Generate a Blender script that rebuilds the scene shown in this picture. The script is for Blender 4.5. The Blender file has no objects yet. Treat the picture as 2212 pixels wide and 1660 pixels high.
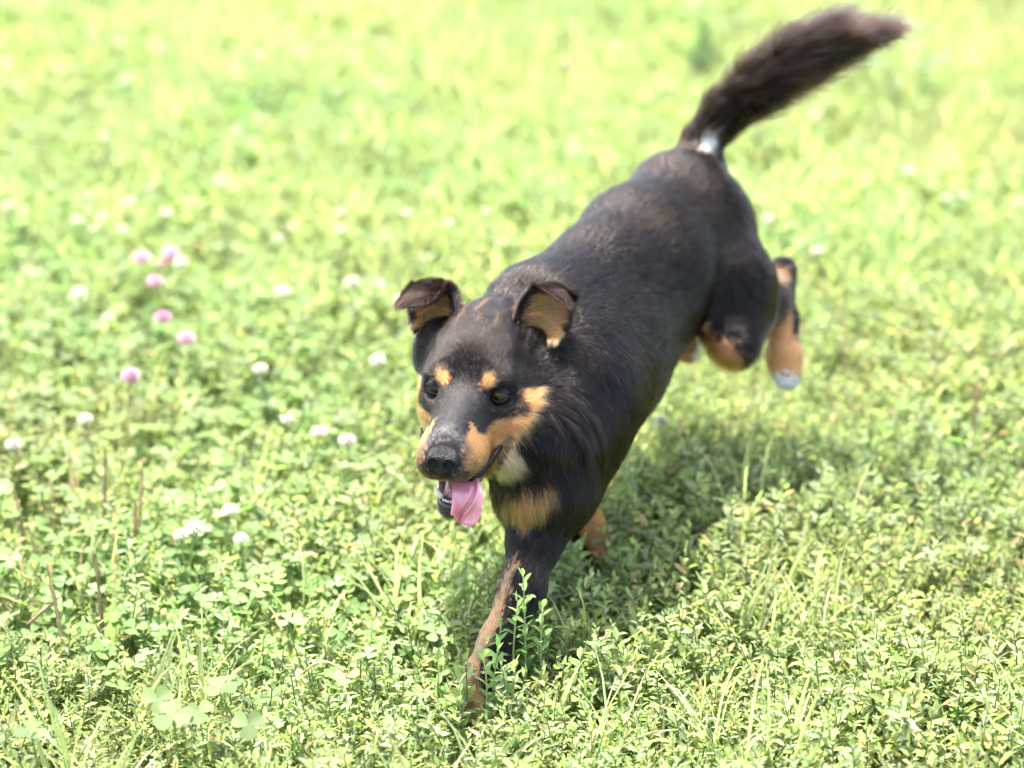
import bpy, math, random
import numpy as np
from mathutils import Vector, Matrix

rng = np.random.default_rng(7)
random.seed(7)
scene = bpy.context.scene
col = scene.collection

# ------------------------------------------------------------------ camera
PITCH, CAM_H, LENS = math.radians(23.0), 1.248, 85.0
CAM = np.array([0.0, 0.0, CAM_H])
FWD = np.array([0, math.cos(PITCH), -math.sin(PITCH)])
UPV = np.array([0, math.sin(PITCH), math.cos(PITCH)])
RGT = np.array([1.0, 0, 0])
cam_data = bpy.data.cameras.new('camera')
cam_data.lens = LENS
cam_data.sensor_width = 36.0
cam_data.clip_start = 0.05
cam_data.clip_end = 200.0
cam_data.dof.use_dof = True
cam_data.dof.focus_distance = 2.33
cam_data.dof.aperture_fstop = 2.7
cam = bpy.data.objects.new('camera', cam_data)
cam.location = CAM
cam.rotation_euler = (math.pi / 2 - PITCH, 0, 0)
col.objects.link(cam)
scene.camera = cam

# ------------------------------------------------------------------ light
SUN_EL = math.radians(74.0)
SUN_XY = np.array([-0.50, 0.866])
SUN_DIR = Vector((SUN_XY[0] * math.cos(SUN_EL), SUN_XY[1] * math.cos(SUN_EL), math.sin(SUN_EL)))
world = bpy.data.worlds.new('World')
scene.world = world
world.use_nodes = True
wn = world.node_tree
bg = wn.nodes['Background']
sky = wn.nodes.new('ShaderNodeTexSky')
sky.sky_type = 'NISHITA'
sky.sun_disc = False
sky.sun_elevation = SUN_EL
sky.sun_rotation = math.atan2(SUN_XY[0], SUN_XY[1])
sky.air_density = 1.0
sky.dust_density = 4.0
sky.ozone_density = .5
bg.inputs['Strength'].default_value = 0.15
wn.links.new(sky.outputs[0], bg.inputs['Color'])
sun_data = bpy.data.lights.new('sun', 'SUN')
sun_data.energy = 3.4
sun_data.angle = math.radians(0.53)
sun_data.color = (1.0, 0.955, 0.88)
sun = bpy.data.objects.new('sun', sun_data)
sun.rotation_euler = SUN_DIR.to_track_quat('Z', 'Y').to_euler()
sun.location = (0, 0, 5)
col.objects.link(sun)
scene.view_settings.view_transform = 'Standard'
scene.view_settings.look = 'None'
scene.view_settings.exposure = 3.08
scene.view_settings.gamma = 1.0
scene.view_settings.use_curve_mapping = False
scene.render.engine = 'CYCLES'
scene.cycles.max_bounces = 10
scene.cycles.diffuse_bounces = 4
scene.cycles.glossy_bounces = 4
scene.cycles.transmission_bounces = 8
scene.cycles.transparent_max_bounces = 8
scene.cycles.use_denoising = True
scene.cycles_curves.shape = 'RIBBONS'
scene.cycles_curves.subdivisions = 2

FPX = LENS / 36.0 * 2212.0          # focal length in units of a 2212-wide frame


def at(dx, dy, d):
    """World point seen at (dx, dy) of a 2212 x 1660 frame, d metres along the optical axis."""
    return CAM + d * (FWD + RGT * (dx - 1106) / FPX + UPV * (830 - dy) / FPX)


def on_ground(dx, dy, z=0.0):
    v = (830 - dy) / FPX
    d = (CAM_H - z) / (math.sin(PITCH) - v * math.cos(PITCH))
    return at(dx, dy, d)


# ------------------------------------------------------------------ helpers
def tag(o, label=None, category=None, group=None, kind=None):
    if label: o['label'] = label
    if category: o['category'] = category
    if group: o['group'] = group
    if kind: o['kind'] = kind
    return o


def empty(name, loc, **kw):
    o = bpy.data.objects.new(name, None)
    o.location = loc
    o.empty_display_size = 0.05
    col.objects.link(o)
    return tag(o, **kw)


def mesh_obj(name, verts, faces, mat=None, parent=None, smooth=True, colors=None):
    """colors: per-vertex rgb stored as the point attribute 'coat'. Vertices are world coordinates."""
    me = bpy.data.meshes.new(name)
    verts = np.asarray(verts, float)
    if parent is not None:
        verts = verts - np.array(parent_origin(parent))
    me.from_pydata(verts.tolist(), [], [list(map(int, f)) for f in faces])
    me.validate()
    if smooth:
        me.polygons.foreach_set('use_smooth', [True] * len(me.polygons))
    if colors is not None:
        a = me.attributes.new('coat', 'FLOAT_COLOR', 'POINT')
        c = np.ones((len(verts), 4), np.float32)
        c[:, :3] = colors
        a.data.foreach_set('color', c.ravel())
    if mat: me.materials.append(mat)
    o = bpy.data.objects.new(name, me)
    if parent is not None: o.parent = parent
    col.objects.link(o)
    return o


def parent_origin(p):
    l = np.array(p.location)
    while p.parent is not None:
        p = p.parent
        l = l + np.array(p.location)
    return l


def tube(pts, radii, n=8, cap=True):
    """Swept tube; returns verts, faces."""
    pts = np.asarray(pts, float)
    m = len(pts)
    tan = np.gradient(pts, axis=0)
    tan /= np.linalg.norm(tan, axis=1)[:, None] + 1e-12
    ref = np.array([0.31, 0.83, 0.2])
    vs, fs = [], []
    for i in range(m):
        a = np.cross(tan[i], ref); a /= np.linalg.norm(a) + 1e-12
        b = np.cross(tan[i], a)
        for k in range(n):
            t = 2 * math.pi * k / n
            vs.append(pts[i] + radii[i] * (math.cos(t) * a + math.sin(t) * b))
    for i in range(m - 1):
        for k in range(n):
            fs.append((i * n + k, i * n + (k + 1) % n, (i + 1) * n + (k + 1) % n, (i + 1) * n + k))
    if cap:
        fs.append(tuple(range(n))[::-1])
        fs.append(tuple((m - 1) * n + k for k in range(n)))
    return np.array(vs), fs


def bezier(p0, p1, p2, n):
    t = np.linspace(0, 1, n)[:, None]
    return (1 - t) ** 2 * np.asarray(p0, float) + 2 * t * (1 - t) * np.asarray(p1, float) + t * t * np.asarray(p2, float)


class MB:
    def __init__(s): s.v, s.f, s.c, s.n = [], [], [], 0
    def add(s, v, f, c=None):
        v = np.asarray(v, float)
        s.v.append(v)
        s.f += [tuple(int(i) + s.n for i in q) for q in f]
        if c is not None:
            s.c.append(np.broadcast_to(np.asarray(c, float), (len(v), 3)))
        s.n += len(v)
    def verts(s): return np.concatenate(s.v)
    def cols(s): return np.concatenate(s.c) if s.c else None


def hash3(ix, iy, iz, seed):
    h = (ix.astype(np.int64) * 374761393 + iy.astype(np.int64) * 668265263 + iz.astype(np.int64) * 2147483647 + seed * 974711) & 0xFFFFFFFF
    h = ((h ^ (h >> 13)) * 1274126177) & 0xFFFFFFFF
    h = ((h ^ (h >> 16)) * 2246822519) & 0xFFFFFFFF
    return ((h ^ (h >> 15)) & 0xFFFFFF) / float(0xFFFFFF)


def vnoise(P, freq, seed=0):
    """Value noise in -1..1 at points P (n,3)."""
    q = P * freq
    i = np.floor(q).astype(np.int64)
    f = q - i
    f = f * f * (3 - 2 * f)
    out = np.zeros(len(P))
    for a in (0, 1):
        for b in (0, 1):
            for c in (0, 1):
                w = (f[:, 0] if a else 1 - f[:, 0]) * (f[:, 1] if b else 1 - f[:, 1]) * (f[:, 2] if c else 1 - f[:, 2])
                out += w * hash3(i[:, 0] + a, i[:, 1] + b, i[:, 2] + c, seed)
    return out * 2 - 1


def smoothstep(a, b, x):
    t = np.clip((x - a) / (b - a), 0, 1)
    return t * t * (3 - 2 * t)


# ------------------------------------------------------------------ materials
def new_mat(name):
    m = bpy.data.materials.new(name)
    m.use_nodes = True
    nt = m.node_tree
    p = nt.nodes['Principled BSDF']
    return m, nt, p


def leaf_material(name, base, var=0.25, trans=0.60, gloss=0.6, attr=True, hue=0.022):
    """Leaf: per-leaf colour attribute times per-plant random tint, with light passing through the blade."""
    m, nt, p = new_mat(name)
    N, L = nt.nodes, nt.links
    oi = N.new('ShaderNodeObjectInfo')
    geo = N.new('ShaderNodeNewGeometry')
    nz = N.new('ShaderNodeTexNoise'); nz.inputs['Scale'].default_value = 1.7; nz.inputs['Detail'].default_value = 3
    L.new(geo.outputs['Position'], nz.inputs['Vector'])
    hsv = N.new('ShaderNodeHueSaturation')
    if attr:
        at_ = N.new('ShaderNodeAttribute'); at_.attribute_name = 'coat'
        mul = N.new('ShaderNodeMix'); mul.data_type = 'RGBA'; mul.blend_type = 'MULTIPLY'; mul.inputs[0].default_value = 1
        mul.inputs[6].default_value = (*base, 1)
        L.new(at_.outputs['Color'], mul.inputs[7])
        L.new(mul.outputs[2], hsv.inputs['Color'])
    else:
        hsv.inputs['Color'].default_value = (*base, 1)
    mr = N.new('ShaderNodeMapRange'); mr.inputs[3].default_value = 1 - var; mr.inputs[4].default_value = 1 + var
    L.new(oi.outputs['Random'], mr.inputs[0])
    nb = N.new('ShaderNodeTexNoise'); nb.inputs['Scale'].default_value = .8; nb.inputs['Detail'].default_value = 4
    L.new(geo.outputs['Position'], nb.inputs['Vector'])
    mb_ = N.new('ShaderNodeMapRange'); mb_.inputs[1].default_value = .3; mb_.inputs[2].default_value = .7
    mb_.inputs[3].default_value = .80; mb_.inputs[4].default_value = 1.15
    L.new(nb.outputs[0], mb_.inputs[0])
    mm = N.new('ShaderNodeMath'); mm.operation = 'MULTIPLY'
    L.new(mr.outputs[0], mm.inputs[0]); L.new(mb_.outputs[0], mm.inputs[1])
    L.new(mm.outputs[0], hsv.inputs['Value'])
    mh = N.new('ShaderNodeMapRange'); mh.inputs[1].default_value = .3; mh.inputs[2].default_value = .7
    mh.inputs[3].default_value = .5 - hue; mh.inputs[4].default_value = .5 + hue
    L.new(nz.outputs[0], mh.inputs[0])
    L.new(mh.outputs[0], hsv.inputs['Hue'])
    hsv.inputs['Saturation'].default_value = .98
    L.new(hsv.outputs[0], p.inputs['Base Color'])
    p.inputs['Roughness'].default_value = gloss
    p.inputs['Specular IOR Level'].default_value = 0.2
    tr = N.new('ShaderNodeBsdfTranslucent')
    tc = N.new('ShaderNodeMix'); tc.data_type = 'RGBA'; tc.blend_type = 'MULTIPLY'; tc.inputs[0].default_value = 1
    tc.inputs[7].default_value = (1.2, 1.35, 0.85, 1)
    L.new(hsv.outputs[0], tc.inputs[6])
    L.new(tc.outputs[2], tr.inputs['Color'])
    mx = N.new('ShaderNodeMixShader'); mx.inputs[0].default_value = trans
    L.new(p.outputs[0], mx.inputs[1]); L.new(tr.outputs[0], mx.inputs[2])
    L.new(mx.outputs[0], N['Material Output'].inputs['Surface'])
    return m


MAT_LEAF = leaf_material('leaf', (1, 1, 1))
MAT_STEM = leaf_material('stem', (1, 1, 1), trans=0.1, gloss=.6)


def plain(name, rgb, rough=.5, spec=.5, noise=None, bump=None, sss=0, coat=0):
    m, nt, p = new_mat(name)
    N, L = nt.nodes, nt.links
    p.inputs['Base Color'].default_value = (*rgb, 1)
    p.inputs['Roughness'].default_value = rough
    p.inputs['Specular IOR Level'].default_value = spec
    p.inputs['Coat Weight'].default_value = coat
    p.inputs['Coat Roughness'].default_value = .15
    if sss:
        p.inputs['Subsurface Weight'].default_value = sss
        p.inputs['Subsurface Radius'].default_value = (.006, .002, .0015)
        p.inputs['Subsurface Scale'].default_value = 1.0
    if noise:
        scale, amount = noise
        tx = N.new('ShaderNodeTexNoise'); tx.inputs['Scale'].default_value = scale; tx.inputs['Detail'].default_value = 4
        tcd = N.new('ShaderNodeTexCoord'); L.new(tcd.outputs['Object'], tx.inputs['Vector'])
        mr = N.new('ShaderNodeMapRange'); mr.inputs[1].default_value = .3; mr.inputs[2].default_value = .7
        mr.inputs[3].default_value = 1 - amount; mr.inputs[4].default_value = 1 + amount
        L.new(tx.outputs[0], mr.inputs[0])
        h = N.new('ShaderNodeHueSaturation'); h.inputs['Color'].default_value = (*rgb, 1)
        L.new(mr.outputs[0], h.inputs['Value']); L.new(h.outputs[0], p.inputs['Base Color'])
    if bump:
        kind, scale, dist = bump
        tcd = N.new('ShaderNodeTexCoord')
        if kind == 'cell':
            tx = N.new('ShaderNodeTexVoronoi'); tx.inputs['Scale'].default_value = scale
        else:
            tx = N.new('ShaderNodeTexNoise'); tx.inputs['Scale'].default_value = scale
        L.new(tcd.outputs['Object'], tx.inputs['Vector'])
        b = N.new('ShaderNodeBump'); b.inputs['Distance'].default_value = dist
        b.inputs['Strength'].default_value = .8
        b.invert = kind == 'cell'
        L.new(tx.outputs[0], b.inputs['Height']); L.new(b.outputs[0], p.inputs['Normal'])
    return m


def coat_skin_material():
    m, nt, p = new_mat('skin')
    a = nt.nodes.new('ShaderNodeAttribute'); a.attribute_name = 'coat'
    nt.links.new(a.outputs['Color'], p.inputs['Base Color'])
    p.inputs['Roughness'].default_value = .75
    p.inputs['Specular IOR Level'].default_value = .2
    return m


def hair_material():
    m = bpy.data.materials.new('fur')
    m.use_nodes = True
    nt = m.node_tree
    for n in list(nt.nodes): nt.nodes.remove(n)
    out = nt.nodes.new('ShaderNodeOutputMaterial')
    h = nt.nodes.new('ShaderNodeBsdfHairPrincipled')
    h.model = 'CHIANG'
    h.parametrization = 'COLOR'
    a = nt.nodes.new('ShaderNodeAttribute'); a.attribute_name = 'coat'
    nt.links.new(a.outputs['Color'], h.inputs['Color'])
    h.inputs['Roughness'].default_value = .17
    h.inputs['IOR'].default_value = 1.25
    h.inputs['Radial Roughness'].default_value = .25
    h.inputs['Coat'].default_value = 0.0
    h.inputs['Random Roughness'].default_value = .6
    nt.links.new(h.outputs[0], out.inputs['Surface'])
    return m


# ================================================================== GROUND
def build_ground():
    nx, ny = 61, 61
    xs = np.sign(np.linspace(-1, 1, nx)) * np.abs(np.linspace(-1, 1, nx)) ** 3 * 90
    ys = np.sign(np.linspace(-1, 1, ny)) * np.abs(np.linspace(-1, 1, ny)) ** 3 * 90 + 3
    X, Y = np.meshgrid(xs, ys, indexing='ij')
    P = np.stack([X.ravel(), Y.ravel(), np.zeros(nx * ny)], 1)
    P[:, 2] = .012 * vnoise(P, 1.6, 5) * (np.abs(P[:, 0]) < 20) - .012
    f = [(i * ny + j, (i + 1) * ny + j, (i + 1) * ny + j + 1, i * ny + j + 1) for i in range(nx - 1) for j in range(ny - 1)]
    m, nt, p = new_mat('meadow_soil')
    N, L = nt.nodes, nt.links
    geo = N.new('ShaderNodeNewGeometry')
    n1 = N.new('ShaderNodeTexNoise'); n1.inputs['Scale'].default_value = 60; n1.inputs['Detail'].default_value = 6
    n2 = N.new('ShaderNodeTexNoise'); n2.inputs['Scale'].default_value = 2.2; n2.inputs['Detail'].default_value = 4
    L.new(geo.outputs['Position'], n1.inputs['Vector']); L.new(geo.outputs['Position'], n2.inputs['Vector'])
    r1 = N.new('ShaderNodeValToRGB')
    r1.color_ramp.elements[0].position = .3; r1.color_ramp.elements[0].color = (.12, .135, .05, 1)
    r1.color_ramp.elements[1].position = .72; r1.color_ramp.elements[1].color = (.20, .24, .08, 1)
    L.new(n1.outputs[0], r1.inputs[0])
    mx = N.new('ShaderNodeMix'); mx.data_type = 'RGBA'; mx.blend_type = 'MULTIPLY'; mx.inputs[0].default_value = .3
    L.new(r1.outputs[0], mx.inputs[6])
    L.new(n2.outputs[0], mx.inputs[7])
    L.new(mx.outputs[2], p.inputs['Base Color'])
    p.inputs['Roughness'].default_value = .95
    b = N.new('ShaderNodeBump'); b.inputs['Distance'].default_value = .01
    L.new(n1.outputs[0], b.inputs['Height']); L.new(b.outputs[0], p.inputs['Normal'])
    o = mesh_obj('ground', P, f, m)
    tag(o, kind='structure')


# ================================================================== PLANTS
def leaf_mesh(base, direction, normal, length, width, fold=.25, curl=.15, n=3):
    """Folded elliptic leaf: n cross rows, two quads wide."""
    d = np.asarray(direction, float); d = d / np.linalg.norm(d)
    s = np.cross(d, normal); s /= np.linalg.norm(s) + 1e-9
    up = np.cross(s, d)
    vs, fs = [np.asarray(base, float)], []
    for i in range(1, n + 1):
        t = i / (n + 1)
        w = width * math.sin(math.pi * min(1, t * .92 + .04)) ** .8
        c = base + d * length * t - up * curl * length * t * t
        vs += [c - s * w / 2 + up * fold * w, c, c + s * w / 2 + up * fold * w]
    vs.append(base + d * length - up * curl * length)
    fs += [(0, 2, 1), (0, 3, 2)]
    for i in range(n - 1):
        a = 1 + 3 * i
        fs += [(a, a + 1, a + 4, a + 3), (a + 1, a + 2, a + 5, a + 4)]
    a = 1 + 3 * (n - 1); k = len(vs) - 1
    fs += [(a, a + 1, k), (a + 1, a + 2, k)]
    return np.array(vs), fs


GREENS = [(.19, .245, .078), (.205, .255, .085), (.18, .235, .095), (.23, .27, .09), (.17, .225, .075), (.235, .28, .145), (.215, .26, .15)]
WARM = [(.36, .30, .08), (.36, .22, .08), (.30, .23, .11), (.38, .34, .12)]


def rgreen(r, warm=.012):
    c = WARM[r.integers(len(WARM))] if r.random() < warm else GREENS[r.integers(len(GREENS))]
    return np.array(c) * r.uniform(.8, 1.2)


def sprig(r, h, mb=None, leafl=(.0095, .0180), lean=.35, nleaf=None):
    """Knotweed sprig: wandering stem with alternate elliptic leaves, crowded to the tip."""
    mb = mb or MB()
    a = r.uniform(0, 2 * math.pi)
    le = r.uniform(0, lean)
    tip = np.array([math.cos(a) * le * h, math.sin(a) * le * h, h * math.sqrt(1 - min(.9, le * le * .5))])
    mid = tip * .5 + r.normal(0, .08 * h, 3) * [1, 1, 0]
    pts = bezier((0, 0, 0), mid, tip, 6)
    sc = np.array([.17, .21, .07]) if r.random() < .9 else np.array([.27, .18, .08])
    v, f = tube(pts, np.linspace(.0010, .0006, 6), 4, cap=False)
    mb.add(v, f, sc)
    nl = nleaf or int(h / .0042)
    az = r.uniform(0, 6.28)
    for i in range(nl):
        t = (i + .6) / nl
        t = t ** .8
        b = (1 - t) ** 2 * pts[0] + 2 * t * (1 - t) * mid + t * t * tip
        az += 2.4 + r.normal(0, .5)
        el = r.uniform(.2, .95) if t < .93 else r.uniform(.8, 1.4)
        d = np.array([math.cos(az) * math.cos(el), math.sin(az) * math.cos(el), math.sin(el)])
        L_ = r.uniform(*leafl) * (1 - .35 * (t > .9))
        v, f = leaf_mesh(b, d, np.array([0, 0, 1.0]) + r.normal(0, .25, 3), L_, L_ * r.uniform(.30, .42), fold=r.uniform(.05, .35), curl=r.uniform(-.05, .3), n=2)
        mb.add(v, f, rgreen(r))
        if r.random() < .25:                       # tiny pale flower at the node
            v, f = leaf_mesh(b, d * [1, 1, .3] + [0, 0, .5], (0, 0, 1), .003, .003, n=1)
            mb.add(v, f, (.55, .50, .42))
    return mb


def clover_leaf(r, h, size, mb=None, tilt=.5, base=(0, 0, 0), az=None):
    mb = mb or MB()
    a = r.uniform(0, 6.28) if az is None else az
    top = np.array(base) + np.array([math.cos(a) * h * .3, math.sin(a) * h * .3, h])
    v, f = tube(bezier(base, np.array(base) + [0, 0, h * .6], top, 4), [.0008] * 4, 4, cap=False)
    mb.add(v, f, (.15, .22, .06))
    g = np.array([(.135, .215, .065), (.16, .23, .085), (.185, .245, .11)][r.integers(3)]) * r.uniform(.85, 1.15)
    nrm = np.array([r.normal(0, tilt * .5), r.normal(0, tilt * .5), 1.0]); nrm /= np.linalg.norm(nrm)
    e1 = np.cross(nrm, [0.3, 1, 0]); e1 /= np.linalg.norm(e1); e2 = np.cross(nrm, e1)
    a0 = r.uniform(0, 6.28)
    for k in range(3):
        t = a0 + k * 2.094
        d = math.cos(t) * e1 + math.sin(t) * e2 + nrm * .18
        s = np.cross(d, nrm); s /= np.linalg.norm(s)
        vs = [top]
        prof = [(.25, .26), (.55, .47), (.82, .52), (1.0, .34)]
        for (q, w) in prof:
            c = top + d * size * q
            vs += [c - s * size * w + nrm * size * .10, c - nrm * size * .02, c + s * size * w + nrm * size * .10]
        vs.append(top + d * size * .97)
        f = [(0, 2, 1), (0, 3, 2)]
        for i in range(3):
            b_ = 1 + 3 * i
            f += [(b_, b_ + 1, b_ + 4, b_ + 3), (b_ + 1, b_ + 2, b_ + 5, b_ + 4)]
        mb.add(np.array(vs), f, g * r.uniform(.9, 1.1))
    return mb


def blade_verts(base, tip, sag, width, n=6):
    """Grass blade with a keel."""
    base = np.asarray(base, float); tip = np.asarray(tip, float)
    mid = (base + tip) / 2 + np.asarray(sag, float)
    pts = bezier(base, mid, tip, n)
    tan = np.gradient(pts, axis=0); tan /= np.linalg.norm(tan, axis=1)[:, None]
    side = np.cross(tan, [0.2, 0.4, 1.0]); side /= np.linalg.norm(side, axis=1)[:, None] + 1e-9
    up = np.cross(side, tan)
    vs, fs = [], []
    for i in range(n):
        w = width * (1 - (i / (n - 1)) ** 2.2) * .5 + .0002
        vs += [pts[i] - side[i] * w + up[i] * w * .5, pts[i], pts[i] + side[i] * w + up[i] * w * .5]
    for i in range(n - 1):
        a = 3 * i
        fs += [(a, a + 1, a + 4, a + 3), (a + 1, a + 2, a + 5, a + 4)]
    return np.array(vs), fs


def grass_tuft(r, h, n=9):
    mb = MB()
    for i in range(n):
        a = r.uniform(0, 6.28); le = r.uniform(.15, .7) * h
        b = np.array([r.normal(0, .008), r.normal(0, .008), 0])
        hh = h * r.uniform(.5, 1.05)
        tip = b + [math.cos(a) * le, math.sin(a) * le, hh]
        v, f = blade_verts(b, tip, np.array([-math.cos(a) * le * .25, -math.sin(a) * le * .25, hh * .25]), r.uniform(.002, .0042), 5)
        g = np.array([(.22, .27, .10), (.19, .245, .085), (.29, .31, .15), (.36, .32, .20)][r.choice(4, p=[.35, .25, .22, .18])]) * r.uniform(.85, 1.15)
        mb.add(v, f, g)
    return mb


def proto_collection(name, builders):
    """Prototype plants live in a collection of their own that is not linked to the scene; geometry nodes copies them."""
    c = bpy.data.collections.new(name)
    for i, mb in enumerate(builders):
        me = bpy.data.meshes.new(name)
        me.from_pydata(mb.verts().tolist(), [], mb.f)
        me.polygons.foreach_set('use_smooth', [True] * len(me.polygons))
        a = me.attributes.new('coat', 'FLOAT_COLOR', 'POINT')
        cc = np.ones((mb.n, 4), np.float32); cc[:, :3] = mb.cols()
        a.data.foreach_set('color', cc.ravel())
        me.materials.append(MAT_LEAF)
        c.objects.link(bpy.data.objects.new('%s_%02d' % (name, i), me))
    return c


def scatter(name, coll, pts, rot, scale):
    me = bpy.data.meshes.new(name)
    me.from_pydata(pts.tolist(), [], [])
    a = me.attributes.new('turn', 'FLOAT_VECTOR', 'POINT'); a.data.foreach_set('vector', np.asarray(rot, np.float32).ravel())
    a = me.attributes.new('size', 'FLOAT', 'POINT'); a.data.foreach_set('value', np.asarray(scale, np.float32))
    a = me.attributes.new('pick', 'INT', 'POINT'); a.data.foreach_set('value', rng.integers(0, len(coll.objects), len(pts)).astype(np.int32))
    o = bpy.data.objects.new(name, me)
    col.objects.link(o)
    g = bpy.data.node_groups.new(name, 'GeometryNodeTree')
    g.interface.new_socket('Geometry', in_out='INPUT', socket_type='NodeSocketGeometry')
    g.interface.new_socket('Geometry', in_out='OUTPUT', socket_type='NodeSocketGeometry')
    N, L = g.nodes, g.links
    gi, go = N.new('NodeGroupInput'), N.new('NodeGroupOutput')
    ci = N.new('GeometryNodeCollectionInfo'); ci.inputs['Collection'].default_value = coll
    ci.inputs['Separate Children'].default_value = True; ci.inputs['Reset Children'].default_value = True
    ip = N.new('GeometryNodeInstanceOnPoints'); ip.inputs['Pick Instance'].default_value = True
    def named(nm, t):
        n = N.new('GeometryNodeInputNamedAttribute'); n.data_type = t; n.inputs['Name'].default_value = nm
        return n.outputs['Attribute']
    L.new(gi.outputs[0], ip.inputs['Points'])
    L.new(ci.outputs[0], ip.inputs['Instance'])
    L.new(named('pick', 'INT'), ip.inputs['Instance Index'])
    er = N.new('FunctionNodeEulerToRotation')
    L.new(named('turn', 'FLOAT_VECTOR'), er.inputs[0])
    L.new(er.outputs[0], ip.inputs['Rotation'])
    L.new(named('size', 'FLOAT'), ip.inputs['Scale'])
    L.new(ip.outputs[0], go.inputs[0])
    md = o.modifiers.new('scatter', 'NODES'); md.node_group = g
    tag(o, kind='stuff')
    return o


def ground_points(density, ymin, ymax, spread=.30, edge=.5):
    """Random points on the meadow the camera could plausibly see, n per square metre."""
    wmax = spread * ymax + edge
    n = int(density * (ymax - ymin) * 2 * wmax)
    p = np.zeros((n, 3))
    p[:, 0] = rng.uniform(-wmax, wmax, n)
    p[:, 1] = rng.uniform(ymin, ymax, n)
    return p[np.abs(p[:, 0]) < spread * p[:, 1] + edge]


def clear_of(p, spots):
    k = np.ones(len(p), bool)
    for (x, y, r) in spots:
        k &= (p[:, 0] - x) ** 2 + (p[:, 1] - y) ** 2 > r * r
    return p[k]


def rots(n, tilt):
    return np.stack([rng.normal(0, tilt, n), rng.normal(0, tilt, n), rng.uniform(0, 6.28, n)], 1)


FOOT_SPOTS = [(-.043, 2.065, .016), (-.028, 2.085, .02), (-.005, 2.11, .02), (.10, 2.40, .025)]


def build_cover():
    r = np.random.default_rng(21)
    kn = proto_collection('knotweed', [sprig(r, h) for h in (.055, .065, .075, .085, .095, .07, .06, .08)])
    cl = proto_collection('clover', [clover_leaf(r, h, s) for h, s in ((.05, .011), (.06, .012), (.07, .013), (.08, .011), (.055, .014), (.065, .010))])
    gr = proto_collection('grass', [grass_tuft(r, h) for h in (.07, .09, .11, .13)])
    def patch(p, f, s, lo, hi):
        return rng.random(len(p)) < smoothstep(lo, hi, vnoise(p, f, s))
    def left(p):                                       # the clover and plantain patch on the left of the meadow
        return smoothstep(.05, -.25, p[:, 0] / np.maximum(p[:, 1], 1) * 2.2 + .18 * vnoise(p, 2.3, 3)) * smoothstep(2.0, 2.35, p[:, 1] + .15 * vnoise(p, 3, 4))
    a = ground_points(7000, 1.35, 3.2); b = ground_points(5200, 3.2, 5.4); c = ground_points(1800, 5.4, 9.5); d = ground_points(900, 1.0, 11, .62, 1.0)
    d = d[np.abs(d[:, 0]) > .30 * d[:, 1] + .5]
    p = clear_of(np.concatenate([a, b, c, d]), FOOT_SPOTS)
    p = p[(rng.random(len(p)) > .62 * left(p)) & (rng.random(len(p)) > .35 * smoothstep(.15, .6, vnoise(p, 9, 8)))]
    s = rng.uniform(.7, 1.15, len(p)) * (1 + .25 * vnoise(p, 5, 9)) * np.where(p[:, 1] > 3.2, 1.1, 1) * np.where(p[:, 1] > 5.4, 1.35, 1)
    scatter('knotweed_cover', kn, p, rots(len(p), .22), s)
    a = ground_points(3600, 1.9, 3.6); b = ground_points(2200, 3.6, 9.0)
    p = clear_of(np.concatenate([a, b]), FOOT_SPOTS)
    far = smoothstep(2.9, 4.2, p[:, 1])
    p = p[rng.random(len(p)) < .012 + .75 * left(p) + .16 * far * smoothstep(-.2, .5, vnoise(p, 1.5, 12))]
    scatter('clover_cover', cl, p, rots(len(p), .2), rng.uniform(.6, 1.15, len(p)) * np.where(p[:, 1] > 3.6, 1.1, 1))
    a = ground_points(900, 1.5, 3.2); b = ground_points(1500, 3.2, 9.5)
    p = clear_of(np.concatenate([a, b]), FOOT_SPOTS)
    p = p[rng.random(len(p)) < .11 + .50 * smoothstep(2.6, 4.0, p[:, 1]) + .5 * smoothstep(.1, .6, vnoise(p, 1.3, 14)) * smoothstep(2.4, 3.4, p[:, 1])]
    scatter('grass_cover', gr, p, rots(len(p), .15), rng.uniform(.6, 1.2, len(p)))


# ================================================================== DOG: implicit body
HEAD_O = at(1008.4, 843.0, 2.37)
_y, _p, _r = math.radians(11.3), math.radians(-3.5), math.radians(2.0)
HY = np.array([-math.sin(_y) * math.cos(_p), -math.cos(_y) * math.cos(_p), -math.sin(_p)])
_x0 = np.array([math.cos(_y), -math.sin(_y), 0])
_z0 = np.cross(HY, _x0)
HX = _x0 * math.cos(_r) - _z0 * math.sin(_r)
HZ = _z0 * math.cos(_r) + _x0 * math.sin(_r)


def hd(x, y, z):
    """Head frame (x: the dog's left, y: towards the nose, z: up; origin between the eyes) to world."""
    return HEAD_O + HX * x + HY * y + HZ * z


def to_head(P):
    q = P - HEAD_O
    return np.stack([q @ HX, q @ HY, q @ HZ], -1)


def hdir(x, y, z):
    v = HX * x + HY * y + HZ * z
    return v / np.linalg.norm(v)


PR = []          # primitives of the body


def rc(a, b, ra, rb, k=.02, flat=None, flow=None, length=.02, lay=.35, tagn='body', sub=False):
    a, b = np.asarray(a, float), np.asarray(b, float)
    if flow is None: flow = b - a
    flow = np.asarray(flow, float); flow = flow / (np.linalg.norm(flow) + 1e-9)
    PR.append(dict(t='rc', a=a, b=b, ra=ra, rb=rb, k=k, flat=flat, flow=flow, len=length, lay=lay, tag=tagn, sub=sub))


def el(c, rad, axes, k=.02, flow=(0, 0, -1), length=.02, lay=.35, tagn='body', sub=False):
    flow = np.asarray(flow, float); flow = flow / np.linalg.norm(flow)
    PR.append(dict(t='el', c=np.asarray(c, float), r=np.asarray(rad, float), ax=np.asarray(axes, float), k=k, flow=flow, len=length, lay=lay, tag=tagn, sub=sub))


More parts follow.
